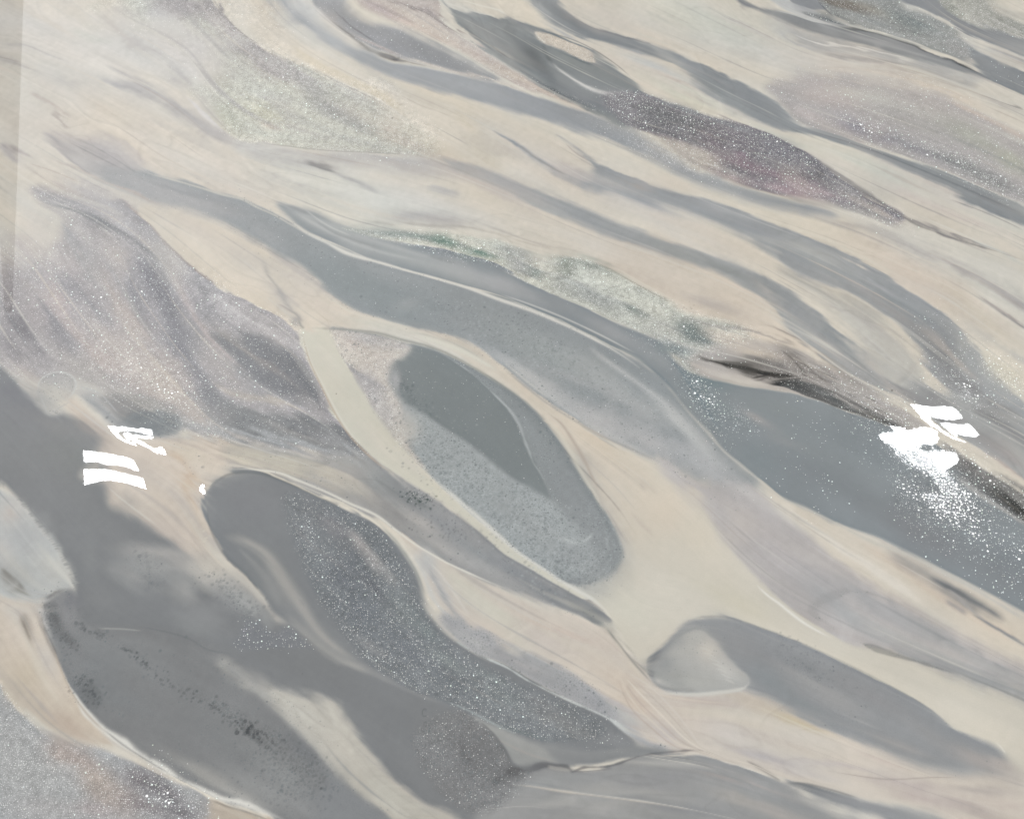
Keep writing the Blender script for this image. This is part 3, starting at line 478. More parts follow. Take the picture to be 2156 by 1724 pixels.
# ---- left: loose streaks above the glitter field
poly([(70,395,10),(110,405,16),(160,420,18),(210,425,16),(252,419,4),(288,446,3),(324,482,3),(360,524,3),(396,556,3),(432,584,3),(468,608,3),(504,625,3),(540,641,3),(576,655,3),(605,668,3),(632,690,3),(642,730,3),(655,770,3),(675,806,3),(704,867,3),(728,907,3),(776,957,3),(700,962,10),(560,940,8),(440,920,6),(380,905,10),(330,890,20),(250,840,20),(180,800,30),(110,790,20),(40,780,20),(-60,760,20),(-60,560,60),(40,560,60),(110,530,40),(130,500,20),(125,470,10),(110,445,8),(85,425,8)],(168,164,164),var=.05,vn=N110,g=.10,d=.5,sm=.9,pid=2,j=.3)
for (x,y,rx,ry,an,c,a) in [(180,400,70,20,20,(182,178,176),.8),(150,425,60,9,15,(160,158,160),.8),(210,435,50,18,25,(176,173,173),.85),(260,470,50,20,35,(176,174,176),.9),(110,470,30,40,60,(198,194,182),.9),(170,490,50,16,55,(182,178,174),.9),(250,540,50,30,50,(184,178,172),.9),(140,560,60,30,30,(176,170,170),.9),(60,520,50,50,40,(188,181,174),.9),(30,620,50,60,50,(156,151,154),.9),
  (60,660,60,40,50,(160,156,158),.9),(110,640,50,50,50,(176,168,168),.9),(150,610,40,26,50,(152,148,156),.8),(205,640,50,40,50,(166,160,162),.8),(30,740,50,24,50,(132,127,134),.9),(45,700,50,16,52,(136,131,140),.85),(120,690,40,20,60,(138,134,142),.85),(150,725,20,26,60,(142,138,144),.8),(90,770,60,26,30,(166,162,162),.9),(60,790,40,20,40,(176,170,164),.8),
  (170,770,60,26,20,(170,166,160),.8),(320,585,50,30,50,(128,127,141),.95),(295,640,30,50,-10,(132,131,142),.9),(350,650,40,60,-28,(132,131,142),.9),(372,720,40,50,-35,(128,128,138),.95),(395,790,34,50,-30,(132,131,140),.95),(420,840,46,34,40,(134,134,140),.95),(320,660,20,34,-20,(158,153,158),.8),
  (250,700,70,70,45,(178,171,165),.95),(200,640,30,40,-30,(160,156,158),.6),(280,760,90,44,35,(188,180,172),.95),(350,820,80,34,40,(186,178,168),.95),(420,880,50,22,45,(180,173,164),.95),(240,640,30,60,-45,(168,164,166),.8),(230,610,60,16,50,(146,144,150),.6),
  (400,640,30,50,-25,(174,168,170),.9),(430,600,50,16,35,(170,168,171),.9),(470,640,60,16,30,(190,186,185),.9),(450,680,40,16,30,(176,171,171),.8),(540,680,60,16,18,(180,176,176),.9),(590,710,40,14,25,(186,182,181),.9),(630,740,14,30,-15,(180,176,176),.8),(440,750,34,40,-35,(172,166,163),.9),(480,790,40,14,40,(172,166,162),.9),(430,660,14,50,-30,(146,144,150),.7)]:
    blob(x,y,rx,ry,an,c,a)
poly([(440,700,10),(504,703,12),(576,727,10),(625,748,10),(650,775,5),(684,849,5),(700,865,5),(650,850,10),(576,830,10),(522,795,12),(479,750,12)],(127,129,134),var=.03,sm=.9,pid=4,g=.12,d=.4)
poly([(400,812,14),(440,822,8),(470,845,7),(520,862,6),(600,872,6),(680,888,6),(730,910,4),(776,957,4),(760,965,6),(700,958,8),(640,948,8),(560,938,8),(480,925,8),(450,900,8),(420,860,12)],(137,139,140),var=.04,sm=1,g=.1,d=.35,b=.1,pid=4)
for (x,y,rx,ry,an,c,a) in [(560,895,70,10,18,(156,155,153),.7),(640,900,60,12,18,(126,129,133),.9),(520,890,40,20,20,(130,134,137),.8),(700,930,40,8,30,(160,160,160),.6),(590,840,70,7,12,(146,146,148),.8),(660,855,26,14,50,(156,153,152),.7),(380,560,30,8,50,(182,178,175),.8)]: blob(x,y,rx,ry,an,c,a)
stroke([(436,804,3),(460,818,7),(504,832,7),(550,842,6),(600,858,5),(650,876,2)],(183,177,166),a=.85)
stroke([(600,910,4),(640,915,5),(690,935,4)],(172,170,168),a=.5)
stroke([(79,420,4),(110,425,6),(150,425,6),(185,415,8)],(165,163,164),a=.7)
stroke([(90,428,2.5),(144,437,3.5),(175,448,4),(202,462,6),(252,486,7),(290,510,9),(320,532,7),(345,555,5)],(128,130,134),a=.85,j=.4)
stroke([(122,464,2),(140,485,4),(160,520,6),(185,560,8),(200,600,8)],(162,162,164),a=.7)
stroke([(252,419,2),(288,444,4),(324,480,5),(345,508,7),(362,528,5),(396,556,4),(432,583,4),(468,607,3)],(166,158,152),a=.85)
stroke([(100,330,3),(150,348,4),(216,380,4),(270,400,4),(330,432,4)],(186,177,168),a=.7)
stroke([(100,372,3),(130,392,4),(170,410,4)],(190,183,176),a=.6)
stroke([(60,340,5),(90,360,9),(110,390,8)],(206,200,188),a=.6)
stroke([(18,305,4),(40,320,6),(70,330,4)],(164,158,156),a=.6)
stroke([(0,300,10),(20,325,12),(40,345,6)],(168,163,164),a=.7)
stroke([(10,660,4),(40,710,6),(70,760,6)],(118,114,120),a=.6,j=.8)
for pts,c,a in [
 ([(300,540,16),(330,590,20),(350,650,20),(372,710,22),(405,770,22),(430,830,18),(470,880,10)],(126,126,137),.75),
 ([(285,560,8),(272,600,12),(285,650,12),(318,700,10),(350,740,8)],(132,131,141),.7),
 ([(180,540,8),(215,590,14),(260,650,18),(320,715,20),(380,780,20),(430,850,14),(465,890,6)],(184,176,168),.7),
 ([(350,540,10),(378,600,12),(415,670,13),(450,720,12),(500,770,9),(540,800,5)],(180,172,168),.75),
 ([(400,580,6),(430,620,9),(450,670,9),(490,705,6)],(146,144,149),.6),
 ([(440,620,8),(480,648,11),(530,670,10),(590,695,6)],(190,186,185),.7),
 ([(120,560,6),(160,600,10),(200,650,10),(250,700,8)],(150,147,154),.6),
 ([(60,600,6),(90,650,12),(130,700,12),(170,760,8)],(140,136,144),.6),
 ([(20,640,8),(45,690,12),(75,740,10),(95,780,5)],(122,117,126),.6),
 ([(90,560,10),(120,620,14),(150,680,12),(200,740,12),(260,790,12)],(182,172,166),.65),
 ([(80,800,8),(160,790,12),(260,830,10),(330,870,8)],(170,166,160),.4)]:
    stroke(pts,c,a=a,j=.35,flow=3.0,fade=.2)
blob(270,770,110,50,35,None,g=.48,d=.85); blob(360,825,80,30,42,None,g=.54,d=.85); blob(220,680,80,50,40,None,g=.4,d=.7); blob(150,600,140,50,30,None,g=.4,d=.4); blob(320,600,60,60,40,None,g=.35,d=.6); blob(440,620,90,40,30,None,g=.25,d=.8); blob(410,800,50,60,-30,None,g=.5,d=.5)
blob(120,480,60,40,50,None,g=.02,d=.1); blob(200,410,100,26,20,None,g=.02,d=.2); blob(430,885,50,14,45,None,g=.2,d=.4)
# small cream delta above the junction
poly([(396,553,3),(432,581,3),(468,605,3),(540,638,3),(594,663,3),(628,688,3),(640,700,3),(655,690,4),(720,683,4),(800,689,4),(850,700,4),(900,715,4),(960,742,4),(1020,790,4),(1060,830,4),(1110,875,4),(1150,920,4),(1190,985,4),(1230,1045,5),(1262,1100,5),(1290,1160,4),(1300,1190,8),(1400,1240,20),(1500,1100,30),(1400,1000,20),(1266,918,4),(1201,881,4),(1151,849,4),(1104,813,4),(1050,768,4),(996,726,4),(942,705,4),(870,688,4),(809,672,4),(755,658,5),(719,640,7),(690,617,8),(666,590,8),(612,553,8),(560,525,12),(480,480,20),(400,450,20),(340,435,16),(300,430,8),(290,445,4),(325,480,3),(362,524,3)],(206,198,182),var=.012,sm=.8,pid=1)
for (x,y,rx,ry,an,c,a) in [(420,490,70,20,35,(205,197,184),.8),(520,570,80,20,35,(205,198,183),.9),(640,590,40,16,40,(211,202,187),.9),(680,650,60,22,25,(207,198,183),.9),(780,680,60,7,10,(203,201,187),.8),(900,712,80,8,22,(206,203,190),.9),(1060,812,70,9,38,(204,199,185),.8),(1250,960,60,30,50,(208,198,180),.9),(1180,900,30,8,45,(206,196,180),.8)]: blob(x,y,rx,ry,an,c,a)
stroke([(556,545,5),(560,570,6),(575,597,4),(598,628,4),(612,650,4),(628,672,5),(636,688,4)],(160,160,155),a=.75,j=.3)
stroke([(585,640,3),(612,656,5),(636,680,6)],(150,150,146),a=.7)
# area C
poly([(1300,1150,8),(1285,1215,10),(1255,1238,10),(1180,1235,4),(1216,1246,4),(1252,1266,4),(1280,1292,3),(1300,1325,3),(1330,1370,3),(1355,1400,3),(1375,1380,3),(1404,1350,3),(1434,1318,4),(1459,1303,4),(1499,1295,4),(1546,1300,4),(1632,1329,3),(1722,1366,3),(1812,1409,3),(1902,1456,3),(1956,1490,3),(2010,1532,3),(2064,1554,3),(2105,1575,3),(2130,1602,3),(2140,1630,6),(2230,1650,8),(2230,1490),(2156,1450,12),(1992,1400,12),(1891,1370,8),(1800,1345,6),(1754,1325,3),(1704,1300,3),(1650,1268,3),(1605,1222,4),(1560,1170,12),(1517,1110,16),(1470,1040,16),(1410,988,8),(1360,1000,40),(1330,1080,40)],(203,199,185),var=.012,sm=.42,pid=1)
for (x,y,rx,ry,an,c,a) in [(1400,1070,70,70,0,(207,198,181),.9),(1480,1130,50,40,40,(206,200,184),.9),(1560,1270,80,24,30,(203,199,181),.8),(1320,1280,60,40,30,(205,203,188),.9)]: blob(x,y,rx,ry,an,c,a)
stroke([(1330,1075,4),(1350,1100,6),(1380,1130,4)],(192,184,172),a=.5)
stroke([(1345,1000,4),(1365,1022,6),(1385,1040,4)],(192,184,172),a=.5)
# lilac field
poly([(1400,975,14),(1470,1015,10),(1540,1010,14),(1580,1020,8),(1610,1040,8),(1650,1080,10),(1690,1115,10),(1740,1150,10),(1800,1195,10),(1900,1250,10),(2000,1310,10),(2080,1350,10),(2156,1390,10),(2230,1420),(2230,1490),(2156,1460,12),(2060,1435,10),(1992,1415,10),(1930,1395,10),(1891,1383,9),(1830,1365,7),(1776,1345,5),(1754,1335,3),(1693,1303,3),(1640,1262,3),(1596,1220,5),(1560,1176,12),(1530,1135,14),(1510,1100,14),(1470,1050,16),(1420,1010,14)],(184,180,176),var=.03,sm=.8,pid=5)
for (x,y,rx,ry,an,c,a) in [(1600,1080,50,30,40,(190,185,181),.8),(1560,1110,40,30,40,(196,190,182),.7),(1690,1130,30,20,40,(180,176,173),.8),(1640,1170,70,30,45,(185,180,177),.8),(1720,1210,60,14,30,(172,169,168),.8),(1740,1250,60,20,30,(170,169,168),.85),(1820,1260,60,14,35,(166,166,166),.9),(1790,1300,60,20,30,(176,177,176),.9),(1860,1330,60,16,25,(182,181,177),.9),(1900,1300,60,16,32,(168,168,169),.8),(2000,1350,90,14,30,(164,165,164),.85),(1980,1385,80,14,22,(174,175,172),.8),(2100,1405,70,14,28,(166,167,166),.85),(2080,1440,70,9,24,(184,185,182),.8)]: blob(x,y,rx,ry,an,c,a)
poly([(1880,1366,7),(1930,1378,10),(1992,1392,10),(2060,1412,12),(2156,1440,10),(2230,1460),(2230,1530),(2156,1495,12),(2080,1462,12),(2000,1428,10),(1940,1402,8),(1891,1382,8)],(158,161,161),a=.85,var=.02,sm=1)
# warm cream strip between lilac field and right pool
poly([(1596,1008,3),(1646,1048,3),(1704,1074,3),(1776,1110,3),(1848,1145,4),(1920,1170,4),(1992,1206,4),(2064,1242,4),(2156,1291,4),(2230,1330),(2230,1430),(2156,1388,14),(2040,1335,14),(1940,1285,14),(1850,1235,12),(1780,1185,10),(1740,1152,10),(1700,1120,12),(1660,1080,10),(1620,1040,8)],(205,199,185),var=.012,sm=.8,pid=1)
stroke([(1630,1040,3),(1700,1095,5),(1760,1140,6),(1830,1190,8),(1900,1240,8),(1960,1280,8)],(214,211,200),a=.7)
stroke([(1800,1130,4),(1880,1180,10),(1960,1240,12),(2060,1300,12),(2156,1350,10)],(204,192,176),a=.6)
stroke([(1860,1150,5),(1900,1180,12),(1960,1215,16),(2020,1255,14),(2070,1295,10)],(160,158,153),a=.75)
stroke([(1950,1215,4),(1992,1235,10),(2040,1262,13),(2090,1290,12),(2118,1312,7)],(124,126,127),a=.9)
stroke([(1990,1240,1.5),(2040,1275,2),(2080,1305,2)],(170,168,164),a=.8)
stroke([(1990,1260,6),(2020,1280,8),(2040,1290,4)],(160,158,156),a=.7)
stroke([(2046,1286,3),(2082,1310,4),(2120,1333,3.5),(2170,1364,3)],(140,143,145),a=.85)
stroke([(1950,1190,3),(2030,1228,4),(2120,1280,4),(2170,1305,4)],(190,189,182),a=.7)
# ---- the eye
poly([(694,692,2),(744,696,3),(798,704,3),(845,719,3),(906,734,3),(960,756,3),(1014,786,3),(1061,816,3),(1104,848,3),(1140,883,3),(1176,930,3),(1212,984,3),(1252,1042,3),(1280,1087,4),(1302,1130,4),(1313,1165,5),(1302,1194,6),(1280,1215,8),(1252,1229,7),(1212,1234,5),(1180,1222,3),(1158,1207,2),(1086,1160,2),(1043,1123,2),(996,1083,2),(949,1042,2),(906,1000,3),(860,955,6),(810,900,8),(775,845,6),(745,795,4),(722,755,3),(704,720,2)],(142,149,150),var=.02,sm=.3,j=.15,pid=6,b=.5,d=.05)
blob(1230,1180,70,50,40,(152,157,158),.9); blob(1250,1100,40,70,-30,(146,152,154),.9); blob(1160,1120,70,60,40,(157,163,164),.8); blob(1200,1020,50,60,-30,(143,149,151),.8)
poly([(823,765,6),(835,742,6),(862,730,7),(906,737,4),(940,752,3),(964,768,2.5),(1000,793,2.5),(1036,826,2.5),(1072,862,2.5),(1090,885,2.5),(1106,920,2.5),(1122,960,2.5),(1138,995,2.5),(1154,1034,3),(1154,1052,4),(1122,1035,4),(1079,1006,4),(1036,971,5),(989,935,5),(942,907,5),(892,873,6),(860,856,7),(843,838,8),(830,812,9),(818,790,8)],(128,137,138),var=.012,sm=.15,j=.12,b=.02,g=.006)
poly([(848,845,6),(892,872,5),(942,906,5),(989,935,5),(1036,971,5),(1079,1007,5),(1122,1036,6),(1160,1058,8),(1200,1095,12),(1240,1150,14),(1230,1200,12),(1190,1222,6),(1158,1206,3),(1086,1160,3),(1043,1123,3),(996,1083,3),(949,1042,3),(906,1000,4),(877,962,4),(862,920,5),(850,880,6)],(163,170,170),a=.95,var=.02,sm=.2,b=.95,pid=7,d=.0)
blob(1200,1170,50,34,40,(150,156,158),.8,b=.75); blob(1110,1100,60,26,40,(158,163,163),.6)
blob(1255,1180,40,50,10,None,b=.55)
# pale end of the eye
poly([(694,694,2),(744,697,4),(798,705,4),(845,718,4),(860,728,6),(862,738,6),(848,750,6),(828,760,6),(820,785,6),(822,808,6),(835,832,8),(846,850,8),(855,905,8),(870,950,6),(900,990,4),(860,955,6),(810,900,8),(775,845,6),(745,795,4),(722,755,3),(704,720,2)],(197,192,182),var=.04,sm=.5,d=.5,g=.04,pid=2)
for (x,y,rx,ry,an,c,a) in [(770,715,50,12,10,(180,177,174),.8),(740,725,26,14,40,(197,190,182),.8),(800,760,26,30,60,(194,188,180),.8),(790,830,40,20,60,(184,181,179),.95),(820,870,30,24,60,(190,187,182),.9),(835,800,12,20,0,(182,180,180),.8),(780,810,36,9,35,(172,169,167),.8),(850,910,24,30,60,(196,193,184),.9),(845,728,14,6,0,(176,172,170),.6)]: blob(x,y,rx,ry,an,c,a)
stroke([(694,700,2),(708,737,2.5),(730,766,3),(762,791,3.5),(798,812,5),(830,826,5)],(163,161,161),a=.8)
# dark beads at the left rim of the dark lens
blob(850,800,16,10,60,(120,128,129),.5,b=.7); blob(862,822,24,12,50,(122,130,131),.5,b=.8); blob(832,770,12,24,0,None,b=.6); blob(895,865,30,9,35,None,b=.6)
# inner white seam of the eye
stroke([(930,745,1),(964,765,1.5),(1000,792,2),(1036,826,1.8),(1072,862,2),(1092,892,1.6),(1104,925,1.8),(1116,955,1.8),(1122,972,1.8),(1140,1000,1.6),(1152,1030,1.2)],(172,178,178),a=.85,j=.9)
stroke([(1118,952,1.2),(1140,956,1.4),(1160,962,1.2)],(168,174,174),a=.7,j=.9)
stroke([(1170,1125,6),(1190,1138,8),(1220,1140,7),(1245,1122,5)],(170,175,175),a=.5,j=.8)
stroke([(1080,850,8),(1120,915,11),(1155,985,13),(1200,1060,14)],(146,153,155),a=.5,b=.5)
stroke([(1010,786,3),(1061,818,5),(1104,850,6),(1140,886,7),(1176,934,8),(1208,985,9),(1246,1044,10),(1280,1100,9),(1300,1160,8)],(130,138,140),a=.55)
# cream stream left of the eye
poly([(637,688,3),(652,700,3),(694,696,3),(704,722,3),(725,760,3),(752,800,4),(780,850,6),(812,898,8),(850,945,8),(885,982,6),(920,1018,4),(960,1052,3),(1000,1088,3),(1043,1125,2),(1086,1161,2),(1130,1190,2),(1165,1215,2),(1200,1238,2),(1240,1256,2),(1228,1262,2),(1180,1236,2),(1120,1198,2),(1061,1166,3),(1032,1140,3),(996,1105,3),(960,1076,4),(906,1044,5),(852,1010,5),(798,977,4),(762,945,3),(730,909,3),(702,866,2),(673,805,2),(652,762,2),(640,720,2)],(202,200,185),var=.01,sm=.4,j=.1,pid=1)
blob(800,930,50,18,45,(207,203,189),.7); blob(860,975,40,12,38,(205,202,192),.6); blob(690,760,20,40,-20,(205,201,186),.8)
stroke([(800,920,5),(860,985,6),(920,1040,5)],(197,196,182),a=.5)
# ---- grey band below the eye
poly([(324,924,5),(380,922,5),(432,926,5),(500,935,6),(560,946,6),(620,956,6),(684,962,6),(740,962,6),(780,965,5),(798,980,4),(852,1012,4),(906,1046,4),(960,1078,4),(996,1107,3),(1032,1141,3),(1061,1167,3),(1120,1199,2),(1180,1238,2),(1228,1265,2),(1262,1285,3),(1280,1298,2),(1288,1308,2),(1278,1316,3),(1266,1312,3),(1240,1306,4),(1212,1296,7),(1158,1275,7),(1104,1252,5),(1050,1232,3),(996,1210,2),(942,1185,2),(888,1155,2),(842,1124,2),(791,1088,2),(730,1062,2),(676,1040,3),(612,1008,3),(576,996,3),(520,985,3),(475,988,3),(440,1000,8),(400,990,12),(350,955,8)],(158,158,156),var=.03,sm=.9,pid=4,b=.12)
for (x,y,rx,ry,an,c,a) in [(400,945,60,14,10,(196,190,177),.95),(500,960,70,16,10,(196,191,176),.95),(600,975,70,16,12,(193,190,176),.9),(690,1000,60,20,25,(187,185,173),.9),(640,960,70,6,10,(178,177,171),.8),(730,1010,40,12,35,(186,184,174),.9),(760,1035,40,10,35,(182,180,171),.8),(790,1005,40,18,35,(152,156,155),.9),(740,975,40,8,15,(162,165,163),.8),(850,1050,50,22,35,(136,140,141),.95),(885,1060,24,12,20,(112,120,119),.6),(800,1055,40,10,35,(154,154,152),.8),(930,1110,60,20,35,(148,149,150),.9),(890,1100,50,10,32,(170,168,163),.9),(1000,1160,60,16,33,(150,153,153),.9),(940,1155,60,9,28,(172,171,167),.9),(1020,1195,50,8,28,(166,166,163),.9),(1080,1200,50,12,32,(146,149,151),.9),(1160,1250,60,14,30,(138,142,145),.9),(1240,1290,40,9,32,(124,130,132),.95),(830,1080,50,9,35,(148,148,147),.8),(720,1045,50,6,25,(172,171,166),.8)]: blob(x,y,rx,ry,an,c,a)
blob(885,1045,26,12,20,None,b=.9,d=.3); blob(930,1090,70,24,35,None,b=.4); blob(1080,1200,80,20,32,None,b=.3)
# ---- left ribbon and grey blob
poly([(205,842,4),(250,826,3),(300,830,4),(350,845,5),(385,862,6),(380,880,6),(330,872,5),(300,890,5),(255,885,5),(232,860,5)],(148,146,143),var=.04,sm=1,b=.15)
poly([(250,884,5),(280,868,5),(310,862,5),(350,862,5),(380,875,4),(385,900,5),(370,915,4),(340,920,4),(300,916,4),(262,905,5),(240,895,5)],(128,135,138),var=.04,sm=.7,b=.6)
stroke([(162,820,8),(190,840,11),(225,870,12),(255,900,13),(300,915,8),(345,918,4)],(152,154,155),a=.85,b=.4)
stroke([(345,918,2),(370,910,6),(400,898,10),(440,906,12),(520,915,11),(600,930,9),(700,950,6),(760,960,3)],(168,171,172),a=.85,b=.3)
stroke([(380,880,8),(395,892,8)],(172,175,174),a=.5)
stroke([(330,920,2),(380,921,2),(420,915,1.5)],(186,186,182),a=.7)
# ---- beige field and the big grey pool, lower left
poly([(140,835,8),(170,850,6),(200,880,6),(240,918,6),(290,935,6),(330,925,4),(390,924,4),(440,928,4),(470,945,10),(475,985,4),(450,1003,4),(437,1025,3),(432,1055,3),(437,1090,3),(450,1125,3),(470,1160,3),(500,1195,4),(522,1216,5),(540,1240,8),(560,1275,12),(575,1300,14),(540,1320,14),(470,1300,20),(400,1280,30),(320,1220,40),(250,1140,40),(200,1060,30),(190,960,16),(165,900,10)],(198,189,176),var=.03,sm=.9,pid=1)
for (x,y,rx,ry,an,c,a) in [(280,985,60,40,40,(186,178,168),.9),(330,1040,60,60,60,(197,188,174),.9),(400,960,40,24,30,(196,188,172),.9),(420,1000,30,30,30,(202,195,182),.8),(290,1080,60,40,30,(192,186,175),.9),(400,1180,60,40,40,(201,193,180),.9),(470,1180,40,30,45,(207,201,186),.9),(360,1120,60,24,30,(190,182,172),.8),(420,1100,20,50,-10,(196,186,170),.8),(210,900,30,10,40,(176,169,162),.8)]: blob(x,y,rx,ry,an,c,a)
stroke([(355,945,4),(380,975,10),(395,1005,14),(408,1045,12),(418,1085,7)],(189,170,146),a=.75,j=.5)
poly([(-60,740),(0,770,5),(22,792,5),(54,828,5),(83,862,5),(104,876,5),(137,870,8),(173,884,8),(195,905,10),(215,925,14),(205,950,10),(190,970,12),(170,1000,10),(205,1012,14),(223,1030,12),(232,1060,8),(262,1078,8),(306,1100,10),(342,1125,12),(378,1150,12),(410,1180,14),(400,1200,12),(470,1220,12),(530,1250,16),(565,1290,14),(580,1310,8),(600,1310,8),(640,1330,6),(690,1370,5),(740,1400,5),(790,1420,6),(880,1460,5),(940,1480,5),(1000,1510,5),(1080,1560,5),(1140,1590,4),(1200,1610,5),(1180,1720,20),(1160,1800),(780,1800),(690,1560,14),(600,1470,10),(540,1440,20),(400,1400,20),(300,1400,20),(160,1340,10),(150,1290,6),(155,1250,6),(155,1228,5),(140,1195,5),(119,1156,6),(95,1122,6),(61,1079,6),(36,1050,6),(0,1018,6),(-60,970)],(129,132,134),var=.008,sm=.5,pid=8,j=.25)
for (x,y,rx,ry,an,c,a) in [(60,850,60,50,40,(124,127,133),.8),(20,820,30,30,40,(120,122,130),.8),(130,900,80,20,20,(138,138,138),.8),(160,960,60,40,40,(130,134,133),.8),(180,900,30,10,35,(148,144,140),.8),(60,832,16,9,60,(142,142,145),.6),(215,985,20,20,0,(134,137,136),.8)]: blob(x,y,rx,ry,an,c,a)
# clouds in the pool
for (x,y,rx,ry,an,c,a) in [(310,1160,50,12,-5,(146,147,147),.9),(345,1165,80,14,5,(176,174,168),.8),(340,1195,80,12,3,(168,168,164),.8),(300,1190,50,24,10,(152,154,153),.8),(280,1215,30,12,20,(160,160,157),.8),(390,1185,50,18,10,(166,164,160),.9),(380,1215,50,16,5,(150,152,151),.8),(430,1210,50,20,30,(180,178,170),.9),(480,1230,50,20,45,(172,172,168),.9),(520,1270,40,24,50,(164,166,164),.9),(480,1270,30,16,40,(146,148,149),.8),(390,1240,14,24,-20,(166,166,162),.8),(330,1240,24,10,10,(140,142,142),.8),(370,1240,14,20,0,(150,151,149),.7),(430,1300,46,22,20,(146,148,149),.8),(410,1320,40,16,20,(142,145,145),.7),(560,1300,14,24,-20,(152,155,154),.8),(190,1170,14,40,0,(138,141,141),.5),(210,1260,40,24,20,(136,138,139),.6),(275,1230,40,9,30,(150,152,151),.6),(440,1195,30,16,20,(196,192,180),.7),(270,1055,20,26,-20,(168,165,158),.7),(245,1070,16,10,20,(158,156,150),.6)]: blob(x,y,rx,ry,an,c,a)
for (x,y,rx,ry,an,v) in [(310,1190,40,40,0,.4),(470,1250,60,24,35,.7),(500,1275,40,14,35,.8),(320,1230,30,12,10,.5),(520,1300,40,14,30,.4)]: blob(x,y,rx,ry,an,None,b=v)
poly([(525,1310,7),(545,1312,5),(560,1328,4),(590,1330,4),(605,1318,5),(625,1330,5),(645,1352,4),(655,1362,4),(620,1364,4),(560,1364,4),(500,1364,4),(490,1352,6),(510,1335,6)],(127,131,136),g=.4,sm=.2,d=.2,pid=2)
# ---- rounded pool and glitter river
poly([(436,1037,3),(450,1018,3),(475,1002,3),(511,995,3),(554,999,3),(612,1019,3),(666,1044,3),(720,1068,3),(776,1094,3),(800,1108,3),(830,1138,4),(855,1172,4),(877,1208,4),(888,1240,5),(899,1278,8),(924,1314,8),(964,1350,5),(1014,1382,4),(1068,1407,3),(1111,1433,3),(1176,1465,3),(1230,1489,3),(1284,1512,3),(1320,1541,4),(1345,1560,8),(1340,1580,10),(1290,1590,8),(1220,1600,8),(1140,1600,8),(1060,1560,6),(980,1510,5),(935,1485,4),(881,1463,5),(834,1440,5),(780,1410,6),(730,1390,8),(690,1365,8),(640,1330,8),(600,1310,8),(575,1290,5),(554,1255,4),(522,1215,3),(482,1180,3),(464,1156,3),(443,1113,3),(436,1070,3)],(130,134,137),var=.01,sm=.4,j=.12,pid=9)
for (x,y,rx,ry,an,c,a) in [(530,1060,70,40,10,(131,134,138),.9),(560,1190,40,50,-30,(134,138,139),.9),(600,1250,40,24,60,(144,146,145),.8),(690,1350,60,18,35,(142,145,145),.9),(800,1420,70,12,25,(136,139,141),.8),(1150,1580,90,14,12,(146,150,150),.9),(1300,1560,50,16,20,(142,145,147),.8),(1060,1545,60,10,28,(160,163,161),.9),(1200,1590,80,8,5,(154,156,154),.8)]: blob(x,y,rx,ry,an,c,a)
stroke([(470,1128,4),(500,1133,8),(530,1145,8),(560,1165,9),(585,1200,10),(610,1240,11),(640,1285,10),(670,1330,8),(710,1365,6),(756,1392,3)],(164,163,158),a=.9)
stroke([(500,1150,3),(540,1190,6),(570,1230,8),(590,1280,8)],(148,150,149),a=.6)
stroke([(600,1290,5),(640,1325,9),(690,1375,10),(740,1400,8)],(150,151,149),a=.7)
poly([(600,1040,14),(650,1055,12),(700,1068,8),(752,1090,6),(790,1110,5),(822,1146,7),(845,1182,8),(866,1218,8),(880,1255,8),(900,1300,9),(940,1345,10),(985,1385,9),(1050,1420,8),(1111,1450,7),(1180,1480,6),(1240,1505,7),(1275,1527,6),(1270,1545,5),(1240,1556,4),(1194,1559,4),(1122,1552,4),(1050,1527,4),(996,1502,4),(935,1473,4),(881,1455,4),(834,1430,5),(780,1396,5),(744,1355,6),(715,1320,6),(690,1290,7),(664,1245,7),(645,1205,7),(628,1160,7),(615,1110,8),(605,1070,10)],(121,127,131),var=.04,sm=.6,j=.3,pid=2,g=.08,d=.7)
for (x,y,rx,ry,an,c,a) in [(700,1110,50,26,40,(132,132,136),.85),(760,1150,30,12,50,(168,164,160),.85),(790,1185,24,12,55,(166,163,160),.85),(820,1215,20,10,55,(156,156,154),.8),(750,1130,24,10,50,(160,157,155),.8),(640,1120,20,40,-20,(132,136,140),.7),(720,1210,40,40,40,(112,118,125),.9),(760,1290,50,30,50,(114,121,128),.9),(790,1240,40,10,50,(104,108,116),.7),(850,1280,26,40,-40,(130,138,139),.8),(860,1370,70,26,32,(118,124,130),.9),(940,1390,50,14,32,(130,140,140),.8),(960,1440,60,20,28,(114,121,126),.9),(1060,1470,60,20,26,(124,133,135),.9),(1170,1510,70,20,22,(128,131,132),.95),(1040,1430,50,9,28,(132,141,142),.8),(1140,1480,50,12,26,(132,135,137),.8),(1100,1540,60,6,16,(116,128,130),.7),(780,1365,30,8,35,(146,147,148),.6),(900,1330,30,14,40,(126,138,138),.7)]: blob(x,y,rx,ry,an,c,a)
blob(1180,1510,90,30,22,None,g=.12,d=.6); blob(900,1250,24,40,-30,None,g=.1); blob(840,1400,90,22,32,None,g=.24,d=.8); blob(700,1130,60,50,40,None,g=.14,d=.4)
